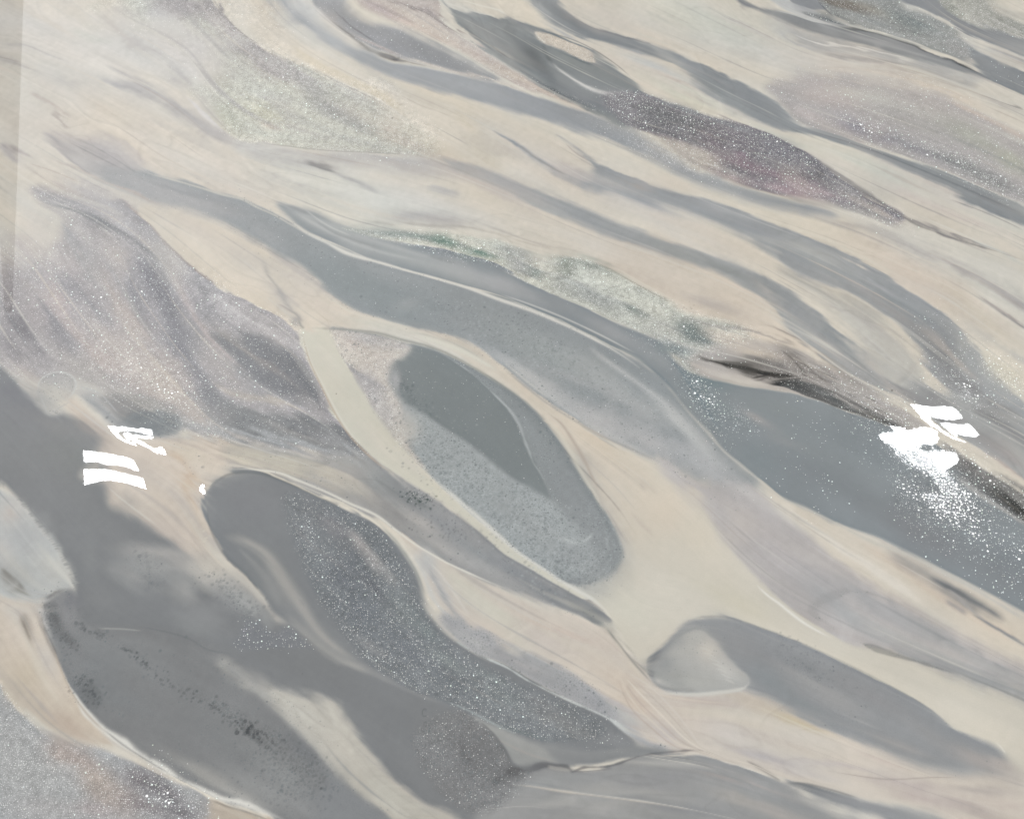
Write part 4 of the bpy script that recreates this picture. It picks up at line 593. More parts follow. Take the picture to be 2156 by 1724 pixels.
# ---- cream wedge and lilac strip
poly([(842,1122,1.5),(888,1156,1.5),(942,1187,1.5),(996,1212,1.5),(1064,1241,2),(1110,1262,5),(1158,1284,7),(1212,1303,7),(1245,1314,4),(1275,1320,3),(1300,1352,3),(1330,1390,3),(1360,1424,3),(1374,1442,4),(1400,1448,4),(1488,1462,4),(1553,1455,4),(1590,1462,10),(1632,1482,10),(1686,1512,10),(1769,1545,10),(1830,1570,10),(1902,1602,9),(1992,1628,8),(2082,1634,5),(2140,1632,10),(2230,1650),(2230,1800),(2100,1800),(2028,1724,9),(1960,1705,8),(1920,1697,6),(1848,1685,5),(1800,1673,4),(1740,1658,4),(1704,1648,4),(1654,1640,3),(1620,1628,3),(1596,1616,3),(1545,1598,3),(1520,1590,6),(1474,1572,8),(1420,1570,8),(1374,1556,5),(1338,1523,4),(1284,1481,4),(1230,1440,4),(1176,1410,4),(1122,1378,4),(1050,1352,5),(996,1328,6),(955,1300,8),(920,1270,9),(900,1240,8),(885,1195,5),(862,1155,4)],(200,193,181),var=.015,sm=.8,pid=1)
for (x,y,rx,ry,an,c,a) in [(900,1180,26,20,60,(184,186,183),.9),(930,1240,50,10,62,(186,185,181),.9),(970,1230,50,14,40,(201,198,184),.9),(1040,1290,70,24,35,(202,200,186),.95),(1140,1300,80,16,22,(205,197,184),.9),(1150,1350,60,16,28,(200,193,183),.9),(1230,1370,80,14,25,(204,197,184),.9),(1200,1330,80,10,20,(202,190,177),.7),(1290,1430,60,24,42,(203,193,178),.9),(1350,1480,50,18,42,(201,188,172),.9),(1400,1540,40,16,40,(196,190,184),.8),(1440,1500,50,20,35,(204,194,180),.9),(1560,1510,90,14,12,(205,197,182),.9),(1480,1475,70,7,5,(192,182,172),.8),(1680,1520,90,14,22,(197,186,160),.9),(1590,1480,50,9,22,(196,186,170),.7),(1560,1550,80,14,20,(197,191,182),.9),(1620,1590,90,12,15,(180,176,174),.85),(1700,1560,100,12,16,(201,195,184),.9),(1760,1610,120,8,8,(188,182,178),.8),(1850,1600,60,10,14,(200,190,180),.8),(1900,1650,120,12,8,(192,184,177),.9),(1700,1625,70,8,14,(192,187,181),.8),(2060,1660,80,9,6,(176,171,165),.7),(2000,1690,90,14,10,(192,186,178),.9),(2120,1690,60,16,10,(196,188,178),.9),(2060,1710,60,8,24,(178,170,163),.7),(1940,1655,30,12,-30,(180,172,167),.6),(1940,1680,60,14,10,(188,178,171),.7)]: blob(x,y,rx,ry,an,c,a)
stroke([(900,1190,2),(925,1235,4),(950,1280,4),(980,1310,3)],(158,160,160),a=.6)
stroke([(870,1160,2),(890,1200,4),(905,1240,5),(925,1275,5),(955,1305,4)],(196,197,192),a=.7)
stroke([(900,1180,1),(950,1240,2),(990,1300,2)],(212,209,200),a=.5)
poly([(930,1293,8),(965,1300,7),(996,1322,5),(1050,1346,5),(1122,1372,5),(1176,1402,5),(1230,1432,5),(1284,1475,7),(1338,1520,8),(1374,1552,7),(1410,1572,8),(1370,1572,6),(1320,1543,2),(1284,1514,2),(1230,1489,2),(1176,1464,2),(1111,1432,2),(1068,1406,2),(1014,1382,3),(964,1348,5),(930,1318,8)],(166,167,169),var=.03,sm=.7,b=.45,pid=5)
for (x,y,rx,ry,an,c,a) in [(1000,1350,40,12,32,(176,178,178),.8),(1150,1415,60,12,28,(158,160,162),.9),(1250,1475,50,14,34,(160,162,166),.9),(1320,1520,40,10,40,(182,182,181),.85),(1300,1480,50,7,38,(182,178,176),.8),(1100,1390,40,7,26,(172,170,170),.7)]: blob(x,y,rx,ry,an,c,a)
# dark line and darker tone along the wedge's right border
stroke([(1276,1316,3),(1302,1352,4),(1331,1390,4),(1360,1422,4),(1376,1436,2)],(166,164,155),a=.8)
# ---- curl
poly([(1363,1412,2),(1361,1395,2),(1366,1380,3),(1385,1368,4),(1404,1350,4),(1434,1318,4),(1459,1304,4),(1499,1297,4),(1546,1303,3),(1632,1331,3),(1722,1368,2),(1812,1411,2),(1902,1458,2),(1956,1491,2),(2010,1534,2),(2064,1556,5),(2100,1576,6),(2120,1600,9),(2112,1618,12),(2075,1626,12),(1992,1620,12),(1902,1597,9),(1830,1564,9),(1769,1540,9),(1686,1507,9),(1632,1478,9),(1585,1460,8),(1555,1450,4),(1488,1459,3),(1409,1459,3),(1372,1440,3)],(146,149,151),var=.015,sm=.6,j=.12,pid=10,b=.06)
for (x,y,rx,ry,an,c,a) in [(1500,1315,40,9,5,(150,153,153),.8),(1560,1350,50,24,40,(150,152,153),.9),(1650,1390,80,20,26,(143,146,149),.9),(1700,1400,40,14,26,(134,138,141),.6),(1620,1430,50,22,30,(140,147,150),.95),(1690,1480,70,16,28,(141,147,149),.95),(1760,1470,80,18,28,(158,158,157),.8),(1700,1430,70,10,28,(158,159,158),.7),(1850,1470,90,18,30,(148,149,151),.9),(1800,1530,60,16,25,(148,151,153),.9),(1950,1540,80,20,32,(152,153,153),.9),(1900,1570,80,14,22,(158,157,155),.9),(2060,1600,80,24,25,(168,164,159),.95),(2110,1612,40,16,25,(184,178,170),.8),(1810,1510,50,5,20,(168,168,166),.6)]: blob(x,y,rx,ry,an,c,a)
blob(1680,1400,60,20,25,None,b=.4); blob(1780,1440,90,24,25,None,b=.25)
poly([(1380,1402,5),(1395,1382,8),(1415,1358,9),(1440,1330,7),(1465,1320,7),(1486,1326,5),(1503,1346,4),(1520,1367,4),(1553,1404,3),(1574,1420,3),(1578,1432,3),(1570,1444,3),(1553,1449,2.5),(1520,1454,2.5),(1488,1457,2.5),(1440,1457,3),(1400,1450,4),(1384,1442,4),(1378,1420,5)],(176,176,170),sm=.5,j=.1,pid=5)
for (x,y,rx,ry,an,c,a) in [(1398,1398,30,30,0,(146,149,149),.95),(1430,1420,34,26,0,(160,161,156),.9),(1490,1370,30,26,40,(196,192,182),.95),(1530,1410,30,14,45,(193,191,184),.9),(1480,1435,50,14,0,(176,176,169),.9),(1465,1335,14,12,0,(180,180,174),.8),(1384,1436,10,8,0,(192,190,182),.8),(1430,1350,16,20,40,(160,162,160),.7),(1450,1395,20,24,30,(174,174,169),.7)]: blob(x,y,rx,ry,an,c,a)
poly([(1366,1428,1.5),(1361,1410,1.5),(1364,1388,2),(1378,1374,3),(1390,1366,4),(1384,1385,5),(1374,1400,4),(1378,1415,3),(1376,1424,2)],(128,131,132),a=.9,j=.2)
stroke([(1384,1457,2),(1440,1461,3),(1490,1461,4),(1540,1455,3.5),(1565,1449,3),(1578,1434,2.5)],(196,194,186),a=.85)
stroke([(1372,1446,3),(1410,1452,4),(1470,1453,3)],(158,158,154),a=.6)
# ---- dark oval at lower left
poly([(92,1262,5),(110,1246,5),(140,1238,6),(158,1246,8),(162,1280,10),(175,1310,8),(230,1318,5),(290,1318,8),(360,1326,8),(430,1345,12),(490,1385,18),(551,1440,20),(600,1490,20),(666,1560,20),(702,1618,16),(756,1680,14),(830,1724,12),(860,1800),(640,1800),(576,1724,3),(533,1703,3),(486,1691,3),(432,1669,3),(378,1641,3),(324,1612,3),(270,1576,3),(216,1540,3),(173,1497,3),(151,1455,3),(126,1400,3),(104,1350,3),(88,1300,3)],(132,134,135),var=.015,sm=.4,j=.15,pid=11,b=.2,d=.0)
for (x,y,rx,ry,an,c,a) in [(115,1270,24,20,60,(132,133,134),.9),(135,1300,26,40,-30,(148,148,149),.9),(115,1300,14,40,-25,(112,113,114),.9),(145,1345,24,12,40,(106,107,108),.8),(150,1260,16,18,0,(126,128,134),.8),(200,1360,60,24,20,(138,141,142),.8),(280,1350,60,12,10,(138,140,141),.8),(300,1400,70,34,30,(139,142,143),.8),(200,1400,40,30,30,(134,138,140),.8),(185,1450,26,26,50,(118,121,123),.8),(250,1470,60,26,20,(130,134,136),.8),(400,1500,90,40,35,(131,133,134),.9),(350,1560,80,24,30,(132,134,135),.9),(480,1560,80,30,40,(132,135,136),.8),(600,1640,80,30,42,(146,149,149),.9),(540,1660,90,24,28,(150,152,151),.9),(430,1630,90,14,28,(162,162,157),.85),(500,1670,60,9,24,(172,172,167),.7),(680,1690,60,24,40,(136,139,141),.8),(640,1580,60,14,42,(122,125,128),.8),(700,1640,40,10,45,(136,140,142),.7),(640,1700,60,12,25,(148,150,150),.8)]: blob(x,y,rx,ry,an,c,a)
for (x,y,rx,ry,an,v) in [(130,1300,40,50,-20,.7),(185,1445,40,34,40,.9),(200,1460,24,30,60,1.),(290,1375,30,8,35,.9),(330,1430,40,8,32,.6),(390,1460,50,12,20,.7),(470,1490,60,14,35,.8),(520,1535,50,13,38,1.),(560,1560,50,20,40,.8),(620,1600,90,30,42,.8),(600,1640,120,40,40,.6),(230,1350,70,14,10,.4)]: blob(x,y,rx,ry,an,None,b=v)
for (x,y,rx,ry,an,a) in [(176,1438,14,9,20,.2),(195,1465,14,12,50,.2),(288,1374,22,3,35,.15),(518,1533,26,7,35,.25),(545,1555,22,6,35,.2)]: blob(x,y,rx,ry,an,(84,87,89),a,j=.9)
# pale wedge in the lower pool
poly([(470,1395,14),(520,1425,10),(551,1450,8),(600,1457,8),(648,1466,7),(702,1484,7),(722,1508,7),(744,1540,7),(780,1582,6),(816,1624,6),(852,1655,6),(906,1692,6),(960,1718,8),(1010,1800),(860,1800),(810,1712,14),(756,1668,14),(702,1605,18),(666,1560,18),(612,1505,16),(560,1460,14),(510,1425,12)],(182,180,170),var=.02,sm=1,pid=1)
blob(640,1500,50,14,40,(188,186,176),.8); blob(720,1580,40,16,45,(190,187,176),.8); blob(560,1460,40,8,30,(166,166,161),.8); blob(820,1680,50,14,38,(184,184,174),.8); blob(900,1715,40,10,25,(176,176,168),.8); blob(490,1410,40,8,35,(146,148,147),.7)
poly([(690,1640,10),(740,1670,10),(790,1700,8),(840,1730,6),(860,1800),(700,1800),(660,1700,14)],(136,140,143),a=.8,b=.2)
# dark textured oval
poly([(884,1602,8),(877,1552,10),(906,1516,10),(960,1498,7),(990,1504,4),(1005,1514,3),(1036,1543,3),(1064,1581,3),(1076,1608,3),(1100,1618,4),(1122,1624,5),(1104,1650,8),(1072,1684,6),(1036,1706,5),(996,1711,5),(942,1683,6),(906,1643,7)],(126,127,128),var=.04,sm=.5,j=.35,pid=4,b=.6,d=.35)
for (x,y,rx,ry,an,c,a) in [(920,1545,34,30,0,(132,133,133),.8),(985,1600,30,60,-35,(118,118,119),.8),(1050,1640,30,16,-30,(108,108,109),.85),(1060,1600,10,20,-30,(140,140,140),.5),(1010,1680,40,14,-20,(132,133,134),.8),(1080,1625,22,8,-20,(96,96,97),.8)]: blob(x,y,rx,ry,an,c,a)
poly([(1000,1508,4),(1060,1536,5),(1122,1562,6),(1180,1585,8),(1190,1605,6),(1140,1608,5),(1100,1614,4),(1080,1606,3),(1066,1580,3),(1036,1541,3)],(158,160,157),a=.85,sm=.7)
poly([(1150,1570,8),(1230,1580,8),(1300,1575,6),(1350,1560,8),(1400,1572,6),(1440,1576,4),(1380,1586,4),(1320,1600,4),(1240,1612,4),(1180,1608,4)],(140,143,144),sm=.5)
# lower right grey smear
poly([(1120,1625,5),(1150,1616,4),(1200,1622,4),(1284,1616,3),(1356,1592,3),(1427,1586,3),(1474,1582,3),(1520,1596,3),(1545,1606,3),(1596,1626,3),(1640,1645,5),(1680,1668,8),(1760,1705,10),(1860,1760,10),(1900,1800),(980,1800),(1000,1724,10),(1050,1700,8),(1090,1660,8)],(152,153,152),var=.02,sm=.8,j=.5,pid=8)
for (x,y,rx,ry,an,c,a) in [(1150,1650,60,12,-12,(158,160,158),.8),(1250,1660,90,12,-5,(160,160,156),.8),(1400,1640,110,14,-4,(148,149,150),.9),(1300,1700,120,12,-4,(162,162,158),.9),(1150,1710,80,14,-8,(150,151,151),.9),(1180,1690,60,6,-5,(176,176,170),.6),(1450,1700,90,14,4,(144,146,148),.9),(1560,1680,80,10,18,(166,164,158),.9),(1520,1640,60,9,14,(162,158,154),.9),(1640,1710,70,10,22,(168,165,160),.9),(1600,1650,60,5,25,(172,166,160),.7),(1480,1605,60,8,3,(152,152,152),.8),(1380,1670,80,6,-4,(138,140,142),.6),(1280,1680,60,4,-4,(142,144,146),.6),(1350,1715,90,8,-2,(156,157,154),.7)]: blob(x,y,rx,ry,an,c,a)
poly([(1654,1645,4),(1704,1650,5),(1740,1660,5),(1812,1682,6),(1866,1694,6),(1920,1704,7),(1990,1722,8),(2060,1800),(1900,1800),(1866,1728,10),(1800,1712,9),(1740,1694,8),(1690,1668,6)],(150,152,153),var=.02,sm=1,pid=3)
blob(1720,1665,50,6,14,(132,134,135),.7)
# ---- lower left corner
poly([(-60,1410),(0,1436,5),(29,1472,5),(72,1511,6),(108,1542,7),(150,1560,10),(200,1565,10),(240,1588,5),(290,1615,3),(340,1640,3),(400,1668,4),(430,1690,4),(436,1724,4),(440,1800),(-60,1800)],(166,168,168),var=.05,vn=N16,sm=.5,j=.4,pid=2,g=.08,d=.85)
for (x,y,rx,ry,an,c,a) in [(60,1640,70,50,0,(172,174,173),.8),(90,1700,60,24,0,(178,176,174),.7),(130,1590,40,26,40,(170,160,152),.7),(200,1640,70,36,30,(174,163,151),.8),(170,1600,50,20,30,(168,157,149),.7),(230,1680,60,30,30,(168,158,149),.75),(290,1640,40,24,30,(126,118,122),.9),(350,1670,50,24,28,(118,113,120),.95),(380,1710,50,24,10,(120,115,122),.95),(310,1700,50,16,20,(134,126,128),.8),(200,1705,50,16,10,(172,164,162),.8)]: blob(x,y,rx,ry,an,c,a)
blob(350,1670,80,50,30,None,g=.6,d=.8)
poly([(-60,1230),(0,1256,6),(30,1264,6),(60,1264,5),(92,1262,4),(87,1280,3),(88,1300,3),(104,1350,3),(126,1402,3),(151,1457,3),(173,1499,3),(216,1542,3),(245,1565,4),(225,1570,8),(180,1565,8),(140,1558,8),(108,1542,7),(72,1511,5),(29,1472,5),(0,1436,5),(-60,1400)],(198,188,172),var=.015,sm=1,j=.2,pid=1)
for (x,y,rx,ry,an,c,a) in [(40,1330,40,40,60,(205,196,182),.8),(60,1420,40,50,60,(196,185,165),.9),(120,1480,50,20,50,(199,189,172),.8),(100,1390,20,50,-25,(198,192,182),.8),(95,1320,8,40,-15,(190,188,182),.8),(80,1285,30,8,0,(186,184,178),.7),(150,1530,40,14,40,(190,176,160),.8),(30,1290,30,14,30,(204,199,188),.8)]: blob(x,y,rx,ry,an,c,a)
stroke([(46,1290,4),(52,1315,9),(60,1338,7),(65,1352,3)],(120,114,106),a=.75)
stroke([(80,1285,2),(88,1320,4),(104,1360,5),(125,1400,4)],(146,142,136),a=.7)
stroke([(60,1270,3),(95,1266,4),(125,1245,4),(150,1236,2)],(196,195,190),a=.6)
poly([(-60,970),(0,1018,6),(36,1052,6),(61,1080,6),(90,1122,8),(119,1158,8),(140,1196,6),(154,1228,5),(140,1238,5),(112,1246,4),(90,1262,5),(60,1266,5),(30,1262,5),(0,1252,6),(-60,1230)],(184,186,182),var=.03,sm=.9,j=.5,pid=5)
for (x,y,rx,ry,an,c,a) in [(20,1080,26,30,60,(190,182,172),.7),(60,1130,40,40,50,(176,178,177),.8),(110,1200,40,24,50,(192,192,184),.8),(60,1200,50,20,20,(182,184,180),.8),(20,1220,30,30,40,(160,160,155),.85),(40,1248,40,10,20,(184,184,176),.8),(10,1150,20,30,0,(186,184,180),.8)]: blob(x,y,rx,ry,an,c,a)
for k in range(7):
    stroke([(0,1195+8*k,2),(20+3*k,1205+7*k,2.5),(45+3*k,1222+6*k,2)],(138,137,130),a=.5,j=.9,flow=0)
stroke([(100,1262,3),(112,1250,4),(135,1240,4),(150,1238,3)],(100,100,98),a=.6,j=.6)
poly([(440,1800),(436,1724,5),(434,1700,5),(452,1688,3),(486,1700,2),(533,1712,2),(570,1730,2),(590,1800)],(184,176,162),var=.03,sm=.8)
# ---- the flow drags the pigments
vx, vy = flow_field()
s6 = rng.rand(NY, NX).astype(np.float32)
LONG = drag(img, vx, vy, 15, 1.4)
SHORT = drag(img, vx, vy, 7, 1.0)
m = np.clip(smear, 0, 1)[..., None]
fb = (rng.rand(NY//2+1, NX//2+1).astype(np.float32)); fb = resize(fb, NY, NX)
stk = drag(fb, vx, vy, 30, 1.5); stk = (stk-stk.mean())/stk.std()          # fine filaments
fc = blur1(rng.randn(NY//2+1, NX//2+1).astype(np.float32), 3); fc = resize(fc/fc.std(), NY, NX)
stw = drag(fc, vx, vy, 34, 2.4); stw = (stw-stw.mean())/stw.std()            # broad veils
fd = blur1(rng.randn(NY//2+1, NX//2+1).astype(np.float32), 5); fd = resize(fd/fd.std(), NY, NX)
hue = drag(fd, vx, vy, 30, 3.0); hue = (hue-hue.mean())/hue.std()
edge = np.clip(0.42+0.3*stw+0.25*stk, 0, 0.85)[..., None]
img = img*(1-m*edge)+LONG*(m*edge)
img = img*0.75+SHORT*0.25
g0 = img.mean(2, keepdims=True); dc = (img-g0)/g0
warm = np.clip((dc[..., 0]-dc[..., 2])*6, 0, 1)                # cream and sand against blue, green and purple
purple = np.clip(-dc[..., 1]*14, 0, 1); green = np.clip((dc[..., 1]-np.maximum(dc[..., 0], dc[..., 2]))*10, 0, 1)
kc = 0.66+0.28*warm-0.24*purple*(1-warm)-0.0*green
img = g0*(1+dc*kc[..., None])
img[..., 1] *= 1-0.011*warm; img[..., 0] *= 1+0.006*warm; img *= 1+0.02*warm[..., None]*np.clip((g0-0.35)*6, 0, 1)
# feather the outlines: shift the pigment sideways by noise that is drawn out along the flow
ff = resize(rng.randn(NY//2+1, NX//2+1).astype(np.float32), NY, NX); ff = drag(blur1(ff, 1), vx, vy, 24, 1.6); ff = (ff-ff.mean())/ff.std()
fw = drag(blur1(resize(rng.randn(NY//4+1, NX//4+1).astype(np.float32), NY, NX), 3), vx, vy, 30, 2.6); fw = (fw-fw.mean())/fw.std()
dd = np.clip(smear-0.25, 0, 1)*(2.0*ff+4.4*fw)*(0.4+0.6*np.clip(0.5+N110*0.6, 0, 1.5))
yy, xx = np.mgrid[0:NY, 0:NX]
xi = np.clip(xx-vy*dd+0.5, 0, NX-1).astype(int); yi = np.clip(yy+vx*dd+0.5, 0, NY-1).astype(int)
img = img[yi, xi]; img = 0.5*img+0.5*drag(img, vx, vy, 3, 1.0)
def shade(k, f, c=(1, 1, 1)):
    global img
    img = img*(1+(k*f)[..., None]*np.array(c, np.float32))
am = 0.25+0.75*np.clip(smear, 0, 1)
light = np.clip((img.mean(2)-0.24)/0.3, 0, 1)
shade(0.008*am, stk); shade(0.024*am, stw)
# thin marbled filaments and veils with one sharp side, all lying along the flow
fe = blur1(rng.randn(NY//2+1, NX//2+1).astype(np.float32), 8); fe = resize(fe/fe.std(), NY, NX)
st3 = drag(fe, vx, vy, 40, 3.4); st3 = (st3-st3.mean())/st3.std()
on = np.clip(0.5+0.6*N110, 0, 1)*np.clip((smear-0.35)*2, 0, 1)
shade(-0.050*on, np.exp(-((stw-0.35)/0.10)**2)); shade(0.045*on, np.exp(-((st3+0.2)/0.07)**2))
shade(-0.045*on, np.exp(-((st3-0.7)/0.06)**2)*(N40 > -0.3))
q3 = (st3*1.6) % 1.0; shade(0.030*on, q3-0.5)
q4 = (stw*0.9+0.3*st3) % 1.0; shade(0.022*on, q4-0.5, (1.0, 1.0, 1.0))
shade(0.010*am*(0.4+light), hue, (0.8, 0.05, -0.9))
shade(0.012, N6*am); shade(0.012*am, N40)
shade(0.010*am, N110, (0.3, 0, -0.4))
# mottled grain where pigment flocculated
gr = rng.randn(NY, NX).astype(np.float32); gr = 0.6*blur1(gr, 1)/blur1(gr, 1).std()+0.4*N6
shade(0.075*np.clip(du, 0, 1), gr); shade(0.025*np.clip(bu, 0, 1), gr)
img *= 1.012
# ---- wisps: thin veins of the neighbouring pigments carried along the flow
wr = np.random.RandomState(11)
def wisp(x, y, n, w, col, a):
    p = [np.array([x, y])]; d = None
    for sgn in (1, -1):
        q = np.array([x, y], float); l = None; out = []
        for k in range(n):
            xi, yi = int(q[0]), int(q[1])
            if not (2 < xi < NX-3 and 2 < yi < NY-3): break
            v = np.array([vx[yi, xi], vy[yi, xi]])
            if l is None: v = v*sgn
            elif v@l < 0: v = -v
            l = v; q = q+v*8; out.append(q.copy())
        p = p+out if sgn == 1 else out[::-1]+p
    if len(p) < 4: return
    P = np.array(p); u = np.linspace(0, 1, len(P)); ph = wr.rand(3)*6
    W = w*(0.35+0.65*np.sin(np.pi*u)**0.7)*(1+0.35*np.sin(5*u+ph[0])+0.2*np.sin(11*u+ph[1]))
    nrm = np.stack([-np.gradient(P[:, 1]), np.gradient(P[:, 0])], 1); nrm /= np.linalg.norm(nrm, axis=1, keepdims=True)+1e-6
    P = P+nrm*(w*0.9*np.sin(4*u+ph[2]))[:, None]
    W = np.maximum(W, 0.5); pad = W.max()*2.6+3
    r = band(P, W, False, pad, 1 if pad < 26 else 2)
    if r is None: return
    x0, x1, y0, y1, D, S = r; sl = (slice(y0, y1), slice(x0, x1))
    D = np.maximum(D+0.25*S*JIT[sl], 0); al = np.where(D < 2.6*S, np.exp(-(D/S)**2), 0)
    A = np.clip(np.minimum(u, 1-u)*3, 0, 1); al = al*band(P, A, False, pad, 1 if pad < 26 else 2)[5][:al.shape[0], :al.shape[1]]
    al = al*a*np.clip((smear[sl]-0.5)*3, 0, 1)
    img[sl] += (lin(col)-img[sl])*al[..., None]
DARKS = [(150,152,153),(166,164,162),(158,156,157),(140,143,146),(172,164,158),(176,170,165)]
LIGHTS = [(214,210,198),(206,203,194),(210,200,186),(200,198,192),(216,213,204)]
for k in range(950):
    x, y = wr.rand()*NX, wr.rand()*NY
    if smear[int(y), int(x)] < 0.35: continue
    top = y > NY*0.55
    lum = img[int(y), int(x)].mean(); t = wr.rand()
    c = (DARKS if (t < 0.5) else LIGHTS)[wr.randint(5)]
    if t < 0.08 and lum < 0.45: c = (118, 120, 122)
    s = wr.rand()
    if s < 0.6: w, a = 0.5+0.7*wr.rand(), 0.18+0.30*wr.rand()
    elif s < 0.88: w, a = 1.5+2.0*wr.rand(), 0.12+0.24*wr.rand()
    else: w, a = 5+7*wr.rand(), 0.10+0.18*wr.rand()
    wisp(x, y, wr.randint(4, 20), w, c, a)
for k in range(150):                                                       # milky and smoky veils, mostly in the upper half
    x, y = wr.rand()*NX, NY*(0.35+0.65*wr.rand()**0.8)
    if smear[int(y), int(x)] < 0.6: continue
    c = [(216,214,207),(212,209,200),(205,205,203),(168,168,168),(186,182,180),(210,198,186)][wr.randint(6)]
    wisp(x, y, wr.randint(6, 16), 5+12*wr.rand(), c, 0.12+0.18*wr.rand())
img += 0.16*(img-blur1(img, 9))*np.clip(smear, 0.2, 1)[..., None]
img += 0.22*(img-blur1(img, 2))
img = np.clip(img, 0.02, 0.85)
# ---- trapped air: beads with a dark rim
def bead(x, y, r, a, dark=(96, 100, 102), hollow=0.0):
    x0, x1, y0, y1 = int(x-r-2), int(x+r+3), int(y-r-2), int(y+r+3)
    if x0 < 0 or y0 < 0 or x1 >= NX or y1 >= NY: return
    X = np.arange(x0, x1)[None, :]-x; Y = np.arange(y0, y1)[:, None]-y; d = np.sqrt(X*X+Y*Y)
    m = np.clip(r+0.5-d, 0, 1)*(1-hollow*np.clip((r*0.55-d)/0.8+0.5, 0, 1))
    sl = (slice(y0, y1), slice(x0, x1)); img[sl] += (lin(dark)-img[sl])*(m*a)[..., None]
def beads(path, spread, n, r0, r1, a, dark=(92, 96, 98)):
    q = G(path); seg = wr.rand(n)*(len(q)-1.001)
    for s in seg:
        i = int(s); p = q[i]+(q[i+1]-q[i])*(s-i)+wr.randn(2)*spread*K
        bead(p[0], p[1], r0+(r1-r0)*wr.rand()**2, a*(0.35+0.65*wr.rand()), dark, 0.6 if wr.rand() < 0.5 else 0)
cand = rng.rand(60000, 2)*[NX-1, NY-1]
for x, y in cand:
    b = bu[int(y), int(x)]
    if wr.rand() < b*b*0.75: bead(x, y, 0.5+1.5*wr.rand()**2.2, 0.12+0.38*wr.rand()**1.5, (104, 112, 114), 0.5 if wr.rand() < 0.4 else 0)
def cells_pale(path, spread, n, r0, r1, a): beads(path, spread, n, r0, r1, a, (190, 196, 196))
cells_pale([(880,900),(960,1000),(1060,1090),(1150,1170),(1220,1200)], 34, 900, 0.6, 1.7, .3)
cells_pale([(1240,1060),(1290,1150),(1260,1210)], 14, 240, 0.6, 1.4, .25)
cells_pale([(950,660),(1080,720),(1250,800),(1380,880)], 28, 500, 0.6, 1.6, .25)
beads([(870,910),(960,1010),(1060,1095),(1150,1175),(1230,1205)], 32, 1000, 0.5, 1.9, .4, (116,124,126))
beads([(160,1432),(178,1438),(190,1455),(212,1488)], 9, 90, 0.5, 2.0, .8)
beads([(250,1360),(285,1378),(312,1404)], 3.5, 42, 0.6, 1.9, .75)
beads([(310,1402),(350,1432),(400,1462),(440,1480)], 8, 70, 0.5, 1.6, .7)
beads([(440,1478),(480,1505),(505,1530)], 7, 60, 0.5, 1.8, .7)
beads([(498,1522),(525,1538),(560,1562)], 7, 75, 0.6, 2.4, .85, (80,83,85))
beads([(560,1560),(620,1600),(690,1660)], 18, 420, 0.5, 1.5, .42)
beads([(560,1620),(640,1660)], 30, 300, 0.5, 1.4, .3)
beads([(450,1215),(500,1250),(550,1310)], 12, 150, 0.6, 2.0, .5, (118,122,124))
beads([(300,1155),(310,1200),(330,1235)], 12, 60, 0.8, 2.6, .35, (122,126,128))
beads([(160,1312),(190,1330),(215,1338)], 5, 30, 1.0, 2.8, .5)
beads([(100,1265),(105,1310),(130,1345),(165,1370)], 6, 200, 0.5, 1.3, .5)
beads([(838,805),(860,830),(905,868)], 8, 110, 0.6, 2.2, .4, (104,112,114))
beads([(855,1040),(885,1050),(900,1060)], 9, 110, 0.5, 1.5, .7, (66,78,76))
beads([(860,1100),(940,1110),(960,1130)], 14, 90, 0.5, 1.4, .45, (80,88,88))
beads([(1170,1195),(1200,1215),(1240,1225)], 8, 60, 0.8, 2.4, .4, (110,116,118))
beads([(1620,1345),(1700,1390),(1760,1430)], 16, 140, 0.5, 1.4, .35, (104,110,114))
beads([(1070,670),(1120,700),(1210,760)], 26, 260, 0.5, 1.6, .35, (108,116,118))
beads([(920,650),(1000,690),(1060,720)], 22, 200, 0.5, 1.5, .35, (108,114,120))
beads([(1150,800),(1260,830),(1330,870)], 12, 130, 0.6, 1.6, .35, (116,122,124))
beads([(1450,640),(1470,700)], 10, 30, 0.5, 1.2, .5)
# ---- lacing and seams drawn last (crisp)
W1=(219,216,208)
def two(pts, c1=W1, a1=.9, c2=None, off=0):
    stroke(pts, c1, a=a1, j=.15, flow=0)
two([(588,446,1.5),(616,468,2.5),(648,492,3),(690,512,4),(726,531,5),(762,543,5),(800,553,4),(834,563,3.5),(870,573,3),(906,583,3),(971,602,3),(1010,615,3.5),(1050,630,4),(1122,655,4.5),(1194,686,4),(1266,722,3),(1320,755,2),(1360,785,1.5)],a1=.9)
stroke([(1000,604,2),(1050,622,2.5),(1122,648,2.5),(1194,679,3),(1266,715,3),(1338,752,3),(1400,800,3),(1450,860,2)],(122,133,138),a=.6,flow=0)
stroke([(1050,618,1.5),(1122,643,2),(1194,672,2),(1270,708,2),(1340,745,1.5)],(205,204,199),a=.75,flow=0)
stroke([(640,440,1.5),(690,475,2),(740,497,2)],(196,197,192),a=.6,flow=0)
stroke([(300,362,1.5),(378,383,2),(420,395,2.5),(468,410,3),(510,420,3),(540,436,2.5),(583,456,2),(640,490,2)],(210,205,193),a=.6,flow=0)
stroke([(690,619,2),(720,646,2),(755,663,2.5),(809,677,2.5),(870,691,2)],(212,208,196),a=.6,flow=0)
stroke([(690,606,4),(720,632,5),(755,651,5),(809,666,5),(870,681,6),(940,697,6),(1000,722,5)],(154,158,158),a=.5,flow=0)
